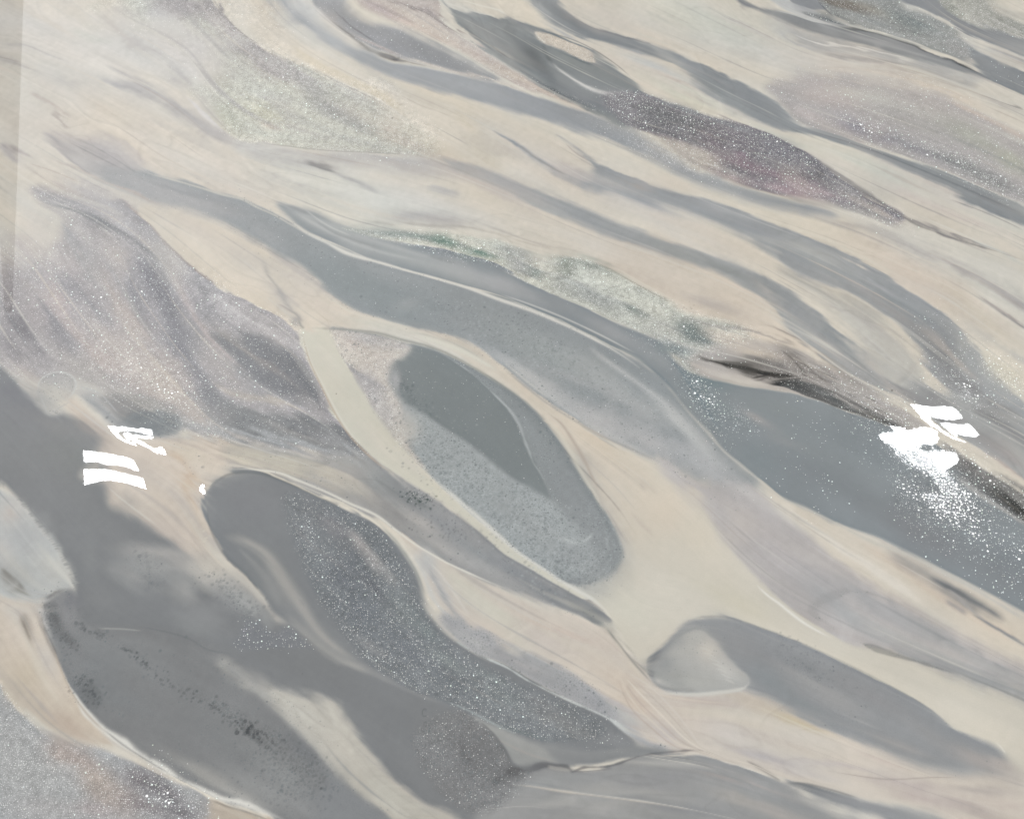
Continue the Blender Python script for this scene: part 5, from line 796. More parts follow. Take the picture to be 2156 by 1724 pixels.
# stream above the eye
stroke([(645,690,2),(690,692,3.5),(744,695,3.5),(798,702,4),(845,715,4),(906,730,4),(960,753,4),(1014,784,4),(1061,814,3),(1104,846,2)],(150,152,146),a=.75,flow=0)
stroke([(870,706,2),(900,713,5),(940,726,6),(980,742,6),(1020,764,5),(1050,782,2)],(214,212,200),a=.9,flow=0)
stroke([(860,699,2),(900,706,3),(960,725,3),(1010,752,3)],(188,187,178),a=.5,flow=0)
stroke([(1150,868,2),(1180,890,3),(1205,925,4),(1228,965,4),(1250,1010,3),(1262,1032,1.5)],(176,166,156),a=.7,flow=0)
stroke([(1140,870,3),(1176,910,4),(1200,950,5),(1230,1005,5),(1252,1040,4),(1275,1085,3)],(212,207,194),a=.6,flow=0)
stroke([(1050,768,2),(1104,812,2.5),(1151,848,3),(1201,880,3),(1266,917,3),(1338,949,2.5),(1400,978,2)],(158,159,158),a=.6,flow=0)
stroke([(1060,762,2),(1110,803,3),(1160,842,2.5)],(200,199,193),a=.6,flow=0)
stroke([(1215,895,1.5),(1290,935,2),(1350,962,1.5),(1390,980,1)],(206,203,193),a=.6,flow=0)
stroke([(628,672,2),(634,686,4),(642,692,3)],(150,150,146),a=.8,flow=0)
# left side of the cream stream
stroke([(636,700,1.5),(648,748,1.5),(668,795,1.8),(700,860,1.8),(728,906,1.8),(760,943,2),(798,977,2),(830,997,1.5)],(186,170,152),a=.7,flow=0)
stroke([(640,700,1.2),(655,760,1.2),(680,810,1.5),(712,872,1.8),(740,915,1.6),(775,952,1.2)],(216,213,202),a=.7,flow=0)
stroke([(900,995,3),(949,1039,4.5),(996,1080,5),(1043,1121,4.5),(1086,1158,3.5),(1120,1182,3),(1158,1206,2.5),(1180,1222,3),(1216,1243,4),(1252,1264,3),(1277,1288,2),(1290,1306,1)],(214,213,206),a=.9,flow=0)
stroke([(960,1078,3),(1030,1141,3.5),(1061,1168,3),(1110,1198,3),(1180,1238,3),(1225,1266,3),(1265,1290,3),(1284,1308,2)],(128,133,135),a=.5,flow=0)
# white seam over the rounded pool
stroke([(470,990,1),(511,987,1.6),(554,990,1.8),(590,996,2),(620,1008,3),(650,1020,3),(690,1037,2.5),(737,1060,2.6),(791,1084,3),(834,1116,2.4),(870,1143,1.8),(906,1165,1.6),(942,1185,1.8),(996,1210,1.8),(1040,1229,1.3),(1080,1244,.8)],(222,219,209),a=.95,flow=0,j=.1)
stroke([(600,1006,1),(650,1029,1.2),(700,1050,1.2),(750,1075,1.2),(800,1102,1.2),(830,1128,1)],(206,203,192),a=.8,flow=0)
stroke([(440,1034,3),(452,1017,3.5),(476,1001,3.5),(511,994,3.5),(554,998,3),(612,1019,2.5),(666,1044,2.5),(720,1068,2.5)],(112,116,116),a=.6,flow=0)
stroke([(436,1060,2),(441,1105,2.5),(462,1152,2.5),(482,1178,2.5),(522,1214,2),(552,1252,2)],(112,116,119),a=.55,flow=0)
stroke([(800,1104,2),(835,1140,3),(862,1178,3),(882,1215,3),(895,1255,3)],(130,138,137),a=.5,flow=0)
stroke([(980,1360,1),(1014,1381,1.4),(1068,1405,1.8),(1111,1432,1.6),(1176,1464,1.4),(1230,1488,2),(1284,1513,2.2),(1320,1540,2.2),(1345,1552,1.5)],(202,206,204),a=.85,flow=0,j=.7)
stroke([(935,1474,1),(966,1486,1.5),(1000,1502,2),(1050,1528,1.5),(1090,1546,1)],(166,174,174),a=.7,flow=0,j=.3)
stroke([(960,1349,1.2),(990,1368,1.4)],(180,188,186),a=.7,flow=0)
# filaments at right end of the wedge
for k,(o,c,a) in enumerate([(0,(220,212,200),.8),(9,(182,172,164),.6),(16,(214,205,192),.6),(-9,(186,178,170),.6),(24,(178,166,156),.5),(-18,(210,204,196),.5)]):
    stroke([(1310-o*.4,1418+o*.3,.8),(1350-o,1462+o,1.6),(1400-o,1512+o,1.6),(1440-o*.7,1552+o*.8,1.5),(1480,1578+o*.3,1.2),(1530,1600+o*.2,1)],c,a=a,flow=0)
stroke([(1380,1475,1),(1420,1520,2),(1460,1560,2),(1500,1585,1.5),(1546,1605,1)],(206,198,186),a=.7,flow=0)
stroke([(1380,1557,1),(1400,1569,1.5),(1430,1574,1.2)],(190,189,184),a=.5,flow=0)
stroke([(1276,1320,1.5),(1302,1354,1.8),(1331,1391,2),(1360,1423,2),(1373,1438,2)],(128,130,128),a=.6,flow=0)
stroke([(1290,1340,3),(1320,1385,3),(1350,1425,3),(1370,1450,2)],(206,198,184),a=.5,flow=0)
# lilac field seam
stroke([(1590,1226,1),(1600,1238,1.8),(1620,1256,2),(1639,1269,2.6),(1666,1291,2.8),(1693,1311,2.6),(1724,1329,2),(1754,1344,1.3)],(226,224,216),a=.95,flow=0)
stroke([(1750,1328,1.2),(1785,1342,2.2),(1823,1357,3),(1850,1367,3),(1890,1380,2.6),(1950,1398,2),(2020,1420,1.5)],(128,129,127),a=.6,b=.7,flow=0,j=.9)
stroke([(1740,1262,6),(1718,1275,6),(1712,1288,7),(1730,1305,6),(1770,1330,6)],(158,157,156),a=.45,b=.4,flow=0,j=.9)
stroke([(1720,1272,5),(1770,1248,6),(1820,1246,6),(1860,1258,6),(1900,1276,5)],(154,154,154),a=.45,b=.3,flow=0,j=.9)
stroke([(1960,1340,4),(2020,1352,5),(2080,1385,5),(2130,1420,5)],(144,145,146),a=.45,flow=0,j=.9)
# right pool borders
stroke([(1392,800,3),(1416,826,3),(1452,870,3),(1488,909,3),(1524,950,2.5),(1560,980,2),(1596,1009,2.5),(1646,1049,2.5),(1704,1074,2),(1776,1110,3),(1848,1145,4),(1920,1170,5),(1992,1206,4),(2064,1242,4),(2156,1291,4)],(196,194,186),a=.55,flow=0)
stroke([(1400,745,2),(1440,790,3),(1480,850,3),(1515,905,2)],(120,133,139),a=.5,flow=0)
stroke([(1668,827,1),(1722,843,1.5),(1776,862,1.5),(1848,887,1.2)],(176,174,168),a=.6,flow=0)
for x,y,rx,ry,an,c,a in [(938,508,34,9,10,(100,130,116),.5),(1012,534,38,12,16,(98,130,117),.55),(885,498,40,5,6,(132,148,140),.5),(1129,575,13,7,15,(112,126,121),.6),(1194,560,18,13,70,(134,141,131),.55),(1331,651,22,7,25,(132,141,134),.55),(1450,692,22,15,30,(118,130,126),.5),(1478,712,28,10,25,(102,116,116),.55),(1420,735,30,10,15,(124,136,138),.5)]: blob(x,y,rx,ry,an,c,a,j=.9)
# black feathered veins
for pts,c,a in [
 ([(1462,744,.8),(1480,753,2.2),(1510,762,3.2),(1545,769,3.2),(1580,776,3),(1620,785,2.6),(1660,791,2.2),(1690,792,1.2)],(60,60,58),.8),
 ([(1500,758,2),(1530,762,4),(1560,766,4),(1590,772,3)],(84,82,79),.6),
 ([(1580,797,.8),(1610,791,1.4),(1640,788,1.6),(1675,788,1)],(70,68,66),.85),
 ([(1625,803,1),(1650,800,2),(1678,798,1.6),(1694,798,1)],(70,70,69),.8),
 ([(1626,804,1),(1655,812,2.4),(1690,824,2.6),(1722,840,2.2),(1760,855,1.8),(1800,868,1.6),(1848,886,1.6),(1896,902,1)],(86,88,89),.7),
 ([(1690,802,1),(1720,812,2),(1760,828,2),(1800,850,2),(1850,872,1.6),(1896,896,1)],(88,88,88),.6),
 ([(1660,806,2),(1700,822,3.5),(1745,838,3.5),(1790,855,3)],(76,79,80),.55),
 ([(1640,735,1),(1665,752,3),(1685,775,3.5),(1700,792,2)],(96,93,89),.7),
 ([(1655,735,1),(1690,762,2),(1720,790,2.4),(1750,812,1.6)],(108,104,100),.5),
 ([(2052,978,1),(2090,1002,3),(2130,1028,4),(2180,1060,4)],(66,68,66),.5)]:
    stroke(pts,c,a=a,flow=0,j=.5)
for k in range(46):
    u = wr.rand(); x = 1640+u*200+wr.rand()*30; y = 742+u*118+wr.rand()*34-8
    stroke([(x,y,.6),(x+12,y+7,1.0),(x+26+wr.rand()*16,y+15+wr.rand()*8,.6)],(70,69,67) if wr.rand() < .6 else (176,170,162),a=.25+.35*wr.rand(),flow=0,fade=.3)
# long seam from the right
stroke([(1585,613,1),(1610,640,1.6),(1632,668,2),(1656,692,2),(1679,708,2),(1704,727,2.2),(1740,754,2.4),(1776,780,2.4),(1812,801,2.4),(1866,827,2.6),(1900,842,2.4),(1930,862,2),(1985,908,2),(2035,933,2.4),(2082,965,2.4),(2156,1016,3)],(208,202,191),a=.85,flow=0)
stroke([(1420,634,1.2),(1452,650,1.4),(1500,668,1.2),(1560,685,1)],(214,208,196),a=.6,flow=0)
stroke([(1240,548,1),(1284,567,1.5),(1338,597,1.6),(1380,620,1.6),(1420,640,1.2)],(160,160,150),a=.7,flow=0)
stroke([(1290,560,1),(1338,588,1.4),(1400,622,1.4),(1460,652,1.2)],(214,208,194),a=.6,flow=0)
# top lines
stroke([(446,-5,1),(468,27,2),(490,53,2.6),(515,75,2.4),(535,88,2),(551,96,1.4)],(138,134,133),a=.75,flow=0)
stroke([(474,40,1),(500,62,1.2),(520,78,1)],(150,146,146),a=.6,flow=0)
stroke([(970,0,1),(1010,12,2.5),(1050,22,3),(1068,34,1.5)],(222,219,208),a=.8,flow=0)
stroke([(930,4,1.2),(970,16,2),(1010,28,2.5),(1046,35,1.5)],(214,211,202),a=.8,flow=0)
stroke([(1126,67,1),(1132,77,2),(1142,86,2.5),(1150,92,1.5)],(216,213,203),a=.8,flow=0)
stroke([(1380,145,1.5),(1434,165,2),(1470,185,2)],(200,199,190),a=.4,flow=0)
stroke([(1340,170,1),(1380,186,1.4),(1420,204,1.4)],(214,206,192),a=.6,flow=0)
stroke([(1122,62,1.2),(1194,80,1.6),(1250,105,2),(1302,140,1.6),(1331,166,1)],(112,116,119),a=.7,flow=0)
stroke([(1086,300,1.4),(1122,328,2.2),(1160,352,2.2),(1194,370,1.8)],(158,154,150),a=.7,flow=0)
stroke([(1190,302,1.2),(1212,322,1.8),(1240,340,1.5)],(168,160,156),a=.6,flow=0)
stroke([(870,326,1.2),(800,322,1.4),(700,318,1.4),(620,310,1.4),(540,300,1.2)],(146,148,146),a=.6,flow=0)
stroke([(60,344,1.5),(110,360,1.8),(170,385,2)],(186,176,166),a=.6,flow=0)
stroke([(1704,322,1),(1758,364,1.5),(1812,402,1.8),(1866,432,1.6),(1920,468,2.5),(1960,485,2.5),(2020,506,2),(2100,530,2),(2160,550,2)],(120,118,117),a=.6,flow=0,j=.6)
stroke([(1690,272,1.2),(1812,308,2),(1920,350,2.2),(2028,395,2.5),(2156,452,3)],(116,119,122),a=.6,flow=0)
stroke([(1750,290,1),(1850,318,1.6),(1950,352,1.8),(2080,405,1.8),(2160,440,1.8)],(176,176,172),a=.5,flow=0)
stroke([(2000,420,1),(2080,450,1.5),(2156,485,1.5)],(128,130,132),a=.6,flow=0)
stroke([(1632,22,1),(1668,31,1.5),(1704,43,1.5),(1740,52,1)],(204,206,204),a=.7,flow=0)
stroke([(1756,40,1.5),(1812,60,3),(1884,80,3.5),(1956,104,3),(2010,122,2)],(176,177,172),a=.7,flow=0,j=.4)
stroke([(1722,3,1.5),(1740,22,2),(1756,36,1.5)],(100,103,106),a=.7,flow=0)
stroke([(1180,1128,1.5),(1200,1140,3),(1222,1142,3.5),(1240,1132,3),(1250,1118,2)],(186,191,190),a=.7,flow=0,j=.7)
stroke([(1150,1180,2),(1200,1196,4),(1240,1190,4),(1275,1160,3),(1280,1120,2)],(168,173,173),a=.5,flow=0,j=.7)
stroke([(1384,1458,2),(1440,1461,2.6),(1490,1460,3),(1540,1454,3),(1568,1447,2.6),(1580,1432,2)],(206,204,197),a=.8,flow=0)
# lower left lacing
stroke([(126,1398,1.5),(140,1432,2),(160,1466,2.4),(176,1493,3),(205,1524,4),(240,1552,5),(280,1578,6),(324,1606,6),(378,1637,5.5),(430,1663,4.5),(470,1681,5),(500,1686,6.5),(533,1698,5),(570,1714,3.5),(610,1730,2.5)],(222,220,213),a=.95,flow=0,j=.4)
stroke([(108,1345,1.2),(122,1392,1.4),(140,1436,1.6),(162,1474,1.8),(190,1510,2),(230,1548,2)],(176,165,152),a=.7,flow=0)
stroke([(200,1532,1.4),(250,1570,2),(300,1600,2.2),(350,1632,2),(400,1660,1.5)],(196,190,182),a=.75,flow=0)
stroke([(215,1532,1.2),(260,1568,1.6),(310,1600,1.6),(360,1630,1.2)],(120,120,119),a=.6,flow=0)
stroke([(440,1682,1.5),(480,1697,2),(530,1712,1.6),(575,1730,1.4)],(120,118,114),a=.6,flow=0)
stroke([(205,1322,1),(230,1323,1.6),(262,1324,1.3),(300,1328,1)],(168,169,166),a=.7,flow=0)
stroke([(290,1318,1),(350,1330,1.3),(400,1345,1.5),(440,1368,1.5),(490,1376,1.2)],(114,118,120),a=.5,flow=0)
for (pts) in [[(86,1285,1.5),(92,1315,2.5),(110,1355,2),(124,1385,1.5)]]:
    stroke(pts,(96,97,97),a=.5,flow=0,j=.8)
stroke([(1079,1621,2.5),(1100,1622,4),(1122,1617,3.5),(1151,1609,3),(1175,1612,2.5),(1194,1613,3),(1205,1624,2),(1230,1615,2),(1284,1612,2),(1356,1589,2),(1427,1581,2.2),(1474,1579,2),(1500,1586,1.5),(1535,1600,1.5)],(104,104,106),a=.7,flow=0,j=.8)
stroke([(1200,1624,1.2),(1240,1623,1.6),(1290,1617,1.2)],(112,112,114),a=.6,flow=0,j=.8)
stroke([(1151,1613,2),(1180,1618,2.5),(1205,1622,2)],(172,170,164),a=.6,flow=0,j=.8)
stroke([(1003,1513,1.2),(1036,1541,1.8),(1064,1580,2),(1078,1610,1.6)],(108,109,110),a=.6,flow=0,j=.5)
stroke([(1570,1600,1),(1596,1614,3),(1620,1628,3.5),(1645,1644,2)],(124,122,120),a=.7,flow=0)
stroke([(1540,1598,1),(1590,1612,1.2),(1630,1632,1.2),(1662,1648,1)],(216,208,196),a=.7,flow=0)
stroke([(1654,1647,1.5),(1700,1650,2.5),(1750,1662,2.2),(1810,1680,1.5)],(118,119,119),a=.6,flow=0)
stroke([(1760,1625,1),(1830,1636,1.5),(1880,1640,1.6),(1960,1636,1.2),(2020,1636,.9)],(164,158,153),a=.6,flow=0)
stroke([(2094,1560,1),(2108,1572,1.8),(2118,1588,1.2)],(222,219,209),a=.85,flow=0)
stroke([(1434,1317,1.5),(1459,1303,2.4),(1499,1297,2.4),(1546,1303,2),(1632,1332,2),(1722,1368,2),(1812,1411,2),(1902,1458,1.8),(1956,1491,1.5),(2010,1534,1.2)],(128,132,133),a=.45,flow=0)
stroke([(1420,1345,3),(1440,1332,3),(1464,1322,3),(1486,1327,3),(1504,1345,3)],(150,152,151),a=.6,flow=0)
stroke([(1372,1400,3),(1390,1420,8),(1420,1436,10),(1450,1440,8)],(158,160,158),a=.5,flow=0)
for k in range(9):
    stroke([(1452+9*k,1340+11*k,1),(1470+8*k,1344+11*k,2.2),(1486+8*k,1352+11*k,1)],(208,206,199),a=.42,flow=0,j=.6)
for k in range(16):
    x=590+22*k; y=1468+ (k*17 if k<5 else 68+(k-5)*21)
    stroke([(x-10,y+14,1),(x+12,y+12,2),(x+40,y+16,1)],(170,168,159) if k%2 else (196,193,182),a=.3,flow=0,j=.8)
# rim ring of the little bulb, left
RING=[(80,822),(82,806),(92,793),(110,785),(128,783),(145,788),(157,798),(160,812),(152,830),(138,845)]
poly([(80,815,3),(96,791,3),(126,783,3),(152,793,3),(160,812,4),(148,836,8),(120,848,8),(130,866,8),(105,874,5),(84,845,5)],(164,165,164),a=.42,b=.15,flow=0)
for q in range(5):
    stroke([(120+(x-120)*(.85-.14*q)+4*q,815+(y-815)*(.85-.14*q),1.6) for x,y in RING],(184,184,180) if q%2 else (150,150,148),a=.45,flow=0,j=.8)
stroke([(x,y,1.6) for x,y in RING],(196,197,194),a=.85,flow=0)
stroke([(84,830,2),(92,850,2.5),(103,873,2),(125,858,2.5),(150,845,1.5)],(178,178,175),a=.7,flow=0,j=.4)
stroke([(162,812,1.2),(185,818,1.5),(210,828,1.4),(230,848,1.4),(250,872,1.2)],(182,184,183),a=.7,flow=0,j=.4)
hr = np.random.RandomState(3)
EDG = [(36,1050),(61,1079),(76,1100),(95,1122),(108,1140),(119,1156),(130,1176),(140,1195),(150,1215),(155,1230)]
for k in range(120):
    u = hr.rand()*(len(EDG)-1.001); i = int(u); f = u-i
    x = EDG[i][0]*(1-f)+EDG[i+1][0]*f; y = EDG[i][1]*(1-f)+EDG[i+1][1]*f
    Lh = 5+11*hr.rand()
    c = (172,173,169) if hr.rand() < 0.6 else (140,142,142)
    stroke([(x-4,y+1,1.2),(x+Lh*.5,y-Lh*.12,1.0),(x+Lh,y-Lh*.1,.7)], c, a=.45, flow=0, fade=.3)
# tiny cracks and dust specks
for (x,y,r) in [(826,249,2.2),(708,829,1.8),(1878,822,3),(1131,1085,1.4),(637,1418,1.3),(600,1345,1.2)]:
    stroke([(x-r,y+.5,r*.7),(x+r,y-.5,r*.6)],(70,68,64),a=.95,flow=0)
for (x,y,rx,ry) in [(894,1500,5,8),(896,1524,3,5),(927,1553,5,7),(694,1068,4,4)]:
    stroke([(x+rx*math.cos(t),y+ry*math.sin(t),1.0) for t in np.linspace(0.3,6.0,9)],(108,110,111),a=.7,flow=0)
for (x,y) in [(428,1115),(433,1130),(430,1136)]:
    stroke([(x,y,3),(x+2,y+5,4)],(208,200,186),a=.8,flow=0)
img = np.clip(img, 0.02, 0.95).astype(np.float32)
for arr in (gl, du, bu): np.clip(arr, 0, 1, out=arr)
# feather the densities so that flakes thin out along the flow
gl2 = 0.5*gl+0.5*blur1(gl, 4)
gl = np.clip(gl2*(1+0.18*N40+0.15*stw), 0, 1)
bu = np.clip(bu*(1+0.4*N40+0.3*N16), 0, 1)
#PAINT-END

# ------------------------------------------------------------ helpers
def new_mat(name):
    m = bpy.data.materials.new(name); m.use_nodes = True
    return m, m.node_tree.nodes, m.node_tree.links, m.node_tree.nodes['Principled BSDF']
def math_node(N, L, op, a, b=None, clamp=False):
    n = N.new('ShaderNodeMath'); n.operation = op; n.use_clamp = clamp
    for i, v in enumerate((a, b)):
        if v is None: continue
        if hasattr(v, 'links'): L.new(v, n.inputs[i])
        else: n.inputs[i].default_value = v
    return n.outputs[0]
def link(o, parent=None):
    scene.collection.objects.link(o)
    if parent: o.parent = parent
    return o
def box_mesh(name, sx, sy, sz, z0=0.0, bev=0.0):
    import bmesh
    bm = bmesh.new(); bmesh.ops.create_cube(bm, size=1)
    for v in bm.verts: v.co = (v.co.x*sx, v.co.y*sy, (v.co.z+0.5)*sz+z0)
    if bev: bmesh.ops.bevel(bm, geom=bm.edges[:], offset=bev, segments=3, affect='EDGES')
    me = bpy.data.meshes.new(name); bm.to_mesh(me); bm.free(); return me
# ------------------------------------------------------------ resin material
rm, N, L, P = new_mat('poured_resin')
pig = N.new('ShaderNodeAttribute'); pig.attribute_name = 'pigment'
den = N.new('ShaderNodeAttribute'); den.attribute_name = 'grain'
sep = N.new('ShaderNodeSeparateColor'); L.new(den.outputs['Color'], sep.inputs[0])
gD, dD, bD = sep.outputs[0], sep.outputs[1], sep.outputs[2]
geo = N.new('ShaderNodeNewGeometry')
wob = N.new('ShaderNodeTexNoise'); wob.inputs['Scale'].default_value = 900; wob.inputs['Detail'].default_value = 1
L.new(geo.outputs['Position'], wob.inputs['Vector'])
wv = N.new('ShaderNodeVectorMath'); wv.operation = 'MULTIPLY_ADD'
L.new(wob.outputs['Color'], wv.inputs[0]); wv.inputs[1].default_value = (0.0011, 0.0011, 0)
L.new(geo.outputs['Position'], wv.inputs[2])
def cells(scale, vec):
    v = N.new('ShaderNodeTexVoronoi'); v.voronoi_dimensions = '2D'; v.feature = 'F1'
    v.inputs['Scale'].default_value = scale; L.new(vec, v.inputs['Vector'])
    s = N.new('ShaderNodeSeparateColor'); L.new(v.outputs['Color'], s.inputs[0])
    return v.outputs['Distance'], s
def flakes(scale, r0, r1, dens, k, power, warp=True):
    """mask of flakes: a cell keeps its flake when its random number is under the density"""
    d, s = cells(scale, wv.outputs[0] if warp else geo.outputs['Position'])
    dd = math_node(N, L, 'POWER', dens, power); dd = math_node(N, L, 'MULTIPLY', dd, k)
    on = math_node(N, L, 'LESS_THAN', s.outputs[0], dd)
    r = math_node(N, L, 'MULTIPLY_ADD', s.outputs[1], (r1-r0)*scale); r.node.inputs[2].default_value = r0*scale
    m = math_node(N, L, 'SUBTRACT', r, d); m = math_node(N, L, 'MULTIPLY', m, 1.0/(0.00028*scale), clamp=True)
    m = math_node(N, L, 'MULTIPLY', m, on)
    return m, s
f1, s1 = flakes(270, 0.00025, 0.00088, gD, 0.85, 1.3)
f2, s2 = flakes(450, 0.00018, 0.00060, gD, 0.8, 1.0)
f3, s3 = flakes(560, 0.00028, 0.00062, dD, 0.42, 1.3)
f4, s4 = flakes(760, 0.00020, 0.00050, dD, 0.55, 1.0)
b1, t1 = flakes(270, 0.0004, 0.0013, bD, 0.75, 1.6, False)
b2, t2 = flakes(480, 0.0003, 0.0009, bD, 0.80, 1.2, True)
b3, t3 = flakes(120, 0.0008, 0.0024, bD, 0.30, 2.2, False)
def mixc(fac, a, b, mode='MIX'):
    m = N.new('ShaderNodeMix'); m.data_type = 'RGBA'; m.blend_type = mode; m.clamp_factor = True
    if hasattr(fac, 'links'): L.new(fac, m.inputs[0])
    else: m.inputs[0].default_value = fac
    for v, i in ((a, 6), (b, 7)):
        if hasattr(v, 'links'): L.new(v, m.inputs[i])
        else: m.inputs[i].default_value = v
    return m.outputs[2]
c = pig.outputs['Color']
# tiny bubbles: darker beads with a paler middle
c = mixc(math_node(N, L, 'MULTIPLY', b2, 0.42), c, (0.17, 0.19, 0.195, 1))
c = mixc(math_node(N, L, 'MULTIPLY', b1, math_node(N, L, 'MULTIPLY', t1.outputs[2], 0.75)), c, (0.12, 0.135, 0.14, 1))
# larger bubbles: thin rings
d3, q3 = cells(120, geo.outputs['Position'])
on3 = math_node(N, L, 'LESS_THAN', q3.outputs[0], math_node(N, L, 'MULTIPLY', math_node(N, L, 'POWER', bD, 2.0), 0.30))
rr = math_node(N, L, 'MULTIPLY_ADD', q3.outputs[1], 0.14); rr.node.inputs[2].default_value = 0.10
ring = math_node(N, L, 'ABSOLUTE', math_node(N, L, 'SUBTRACT', d3, rr))
ring = math_node(N, L, 'SUBTRACT', 1.0, math_node(N, L, 'MULTIPLY', ring, 1/0.05), clamp=True)
ring = math_node(N, L, 'MULTIPLY', math_node(N, L, 'MULTIPLY', ring, on3), 0.45)
c = mixc(ring, c, (0.10, 0.11, 0.115, 1))
# flocculated pigment: a grain at the size of single particles
gn = N.new('ShaderNodeTexNoise'); gn.inputs['Scale'].default_value = 700; gn.inputs['Detail'].default_value = 2; L.new(geo.outputs['Position'], gn.inputs['Vector'])
amp = math_node(N, L, 'ADD', math_node(N, L, 'MULTIPLY', dD, 1.1), math_node(N, L, 'MULTIPLY', bD, 0.5)); amp = math_node(N, L, 'ADD', amp, 0.12)
gv = math_node(N, L, 'ADD', math_node(N, L, 'MULTIPLY', math_node(N, L, 'SUBTRACT', gn.outputs[0], 0.5), amp), 1.0)
vm = N.new('ShaderNodeVectorMath'); vm.operation = 'SCALE'; L.new(c, vm.inputs[0]); L.new(gv, vm.inputs['Scale']); c = vm.outputs[0]
# dust and glitter flakes, faintly tinted
tint = mixc(0.12, (0.93, 0.93, 0.90, 1), s1.outputs[0].node.inputs[0].links[0].from_socket)
c = mixc(math_node(N, L, 'MULTIPLY', f4, 0.30), c, (0.80, 0.80, 0.77, 1))
dk = math_node(N, L, 'MULTIPLY', math_node(N, L, 'LESS_THAN', s4.outputs[2], 0.35), f4)
c = mixc(math_node(N, L, 'MULTIPLY', dk, 0.45), c, (0.14, 0.14, 0.14, 1))
f5, s5 = flakes(330, 0.0005, 0.0014, gD, 0.85, 6.0)  # extra white flakes: lamp sparkle around the right glare, painted as colour
c = mixc(math_node(N, L, 'MULTIPLY', f5, 0.95), c, (0.97, 0.97, 0.97, 1))
c = mixc(math_node(N, L, 'MULTIPLY', f3, 0.5), c, (0.88, 0.88, 0.85, 1))
c = mixc(math_node(N, L, 'MULTIPLY', f2, math_node(N, L, 'ADD', math_node(N, L, 'MULTIPLY', s2.outputs[2], 0.7), 0.25)), c, tint)
c = mixc(math_node(N, L, 'MULTIPLY', f1, math_node(N, L, 'ADD', math_node(N, L, 'MULTIPLY', s1.outputs[2], 0.6), 0.5, clamp=True)), c, tint)
L.new(c, P.inputs['Base Color'])
P.inputs['Roughness'].default_value = 0.5; P.inputs['Specular IOR Level'].default_value = 0.0
P.inputs['Coat Weight'].default_value = 1.0; P.inputs['Coat Roughness'].default_value = 0.012; P.inputs['Coat IOR'].default_value = 1.5
# the clear coat is nearly level: long faint ripples, and pin-sized peaks over the flakes
n1 = N.new('ShaderNodeTexNoise'); n1.inputs['Scale'].default_value = 60; n1.inputs['Detail'].default_value = 3; L.new(geo.outputs['Position'], n1.inputs['Vector'])
n2 = N.new('ShaderNodeTexNoise'); n2.inputs['Scale'].default_value = 520; n2.inputs['Detail'].default_value = 1; L.new(geo.outputs['Position'], n2.inputs['Vector'])
h = math_node(N, L, 'MULTIPLY', n1.outputs[0], 0.000006)
g3 = math_node(N, L, 'POWER', gD, 3.0)
h = math_node(N, L, 'ADD', h, math_node(N, L, 'MULTIPLY', math_node(N, L, 'MULTIPLY', n2.outputs[0], g3), 0.00001))
h = math_node(N, L, 'ADD', h, math_node(N, L, 'MULTIPLY', math_node(N, L, 'MULTIPLY', n2.outputs[0], math_node(N, L, 'POWER', gD, 10.0)), 0.00009))
bp = N.new('ShaderNodeBump'); bp.inputs['Strength'].default_value = 1.0; bp.inputs['Distance'].default_value = 1.0
L.new(h, bp.inputs['Height']); L.new(bp.outputs[0], P.inputs['Coat Normal'])
# ------------------------------------------------------------ the panel
root = bpy.data.objects.new('resin_panel', None); link(root)
root.location = (0, 0, 0)
root['label'] = 'glossy poured resin panel swirled in cream, blue grey and lilac with glitter drifts'
root['category'] = 'resin panel'
KINDS = {1: ('cream_pour', None), 2: ('glitter_drift', 'drift of silver glitter sunk in the clear resin'), 3: ('grey_stream', 'smooth blue grey stream of resin'),
         4: ('dark_pour', 'darker grey pour of resin'), 5: ('pale_veil', 'pale lilac grey veil of resin'), 6: ('eye_pool', 'blue grey eye shaped pool ringed with cream'),
         7: ('bubble_pool', 'pale grey pool full of tiny bubbles'), 8: ('grey_pool', 'flat mid grey pool of resin'), 9: ('round_pool', 'round headed grey pool with a pale curl'),
         10: ('curled_pour', 'grey tongue with a curled light end'), 11: ('bead_pool', 'dark grey oval pool with strings of dark bubbles')}
xs = (X0+np.arange(NX)*PITCH).astype(np.float32); ys = (Y0+np.arange(NY)*PITCH).astype(np.float32)
grain = np.stack([gl, du, bu], -1).astype(np.float32)
pigment = np.clip((img-0.033)/GAIN, 0.008, 0.9).astype(np.float32)
pf = part[:-1, :-1].copy(); cnt = np.bincount(pf.ravel(), minlength=len(PARTS)+2)
for k in list(PARTS):
    if k != 1 and cnt[k] < 400: pf[pf == k] = 1
pf[pf == 0] = 1
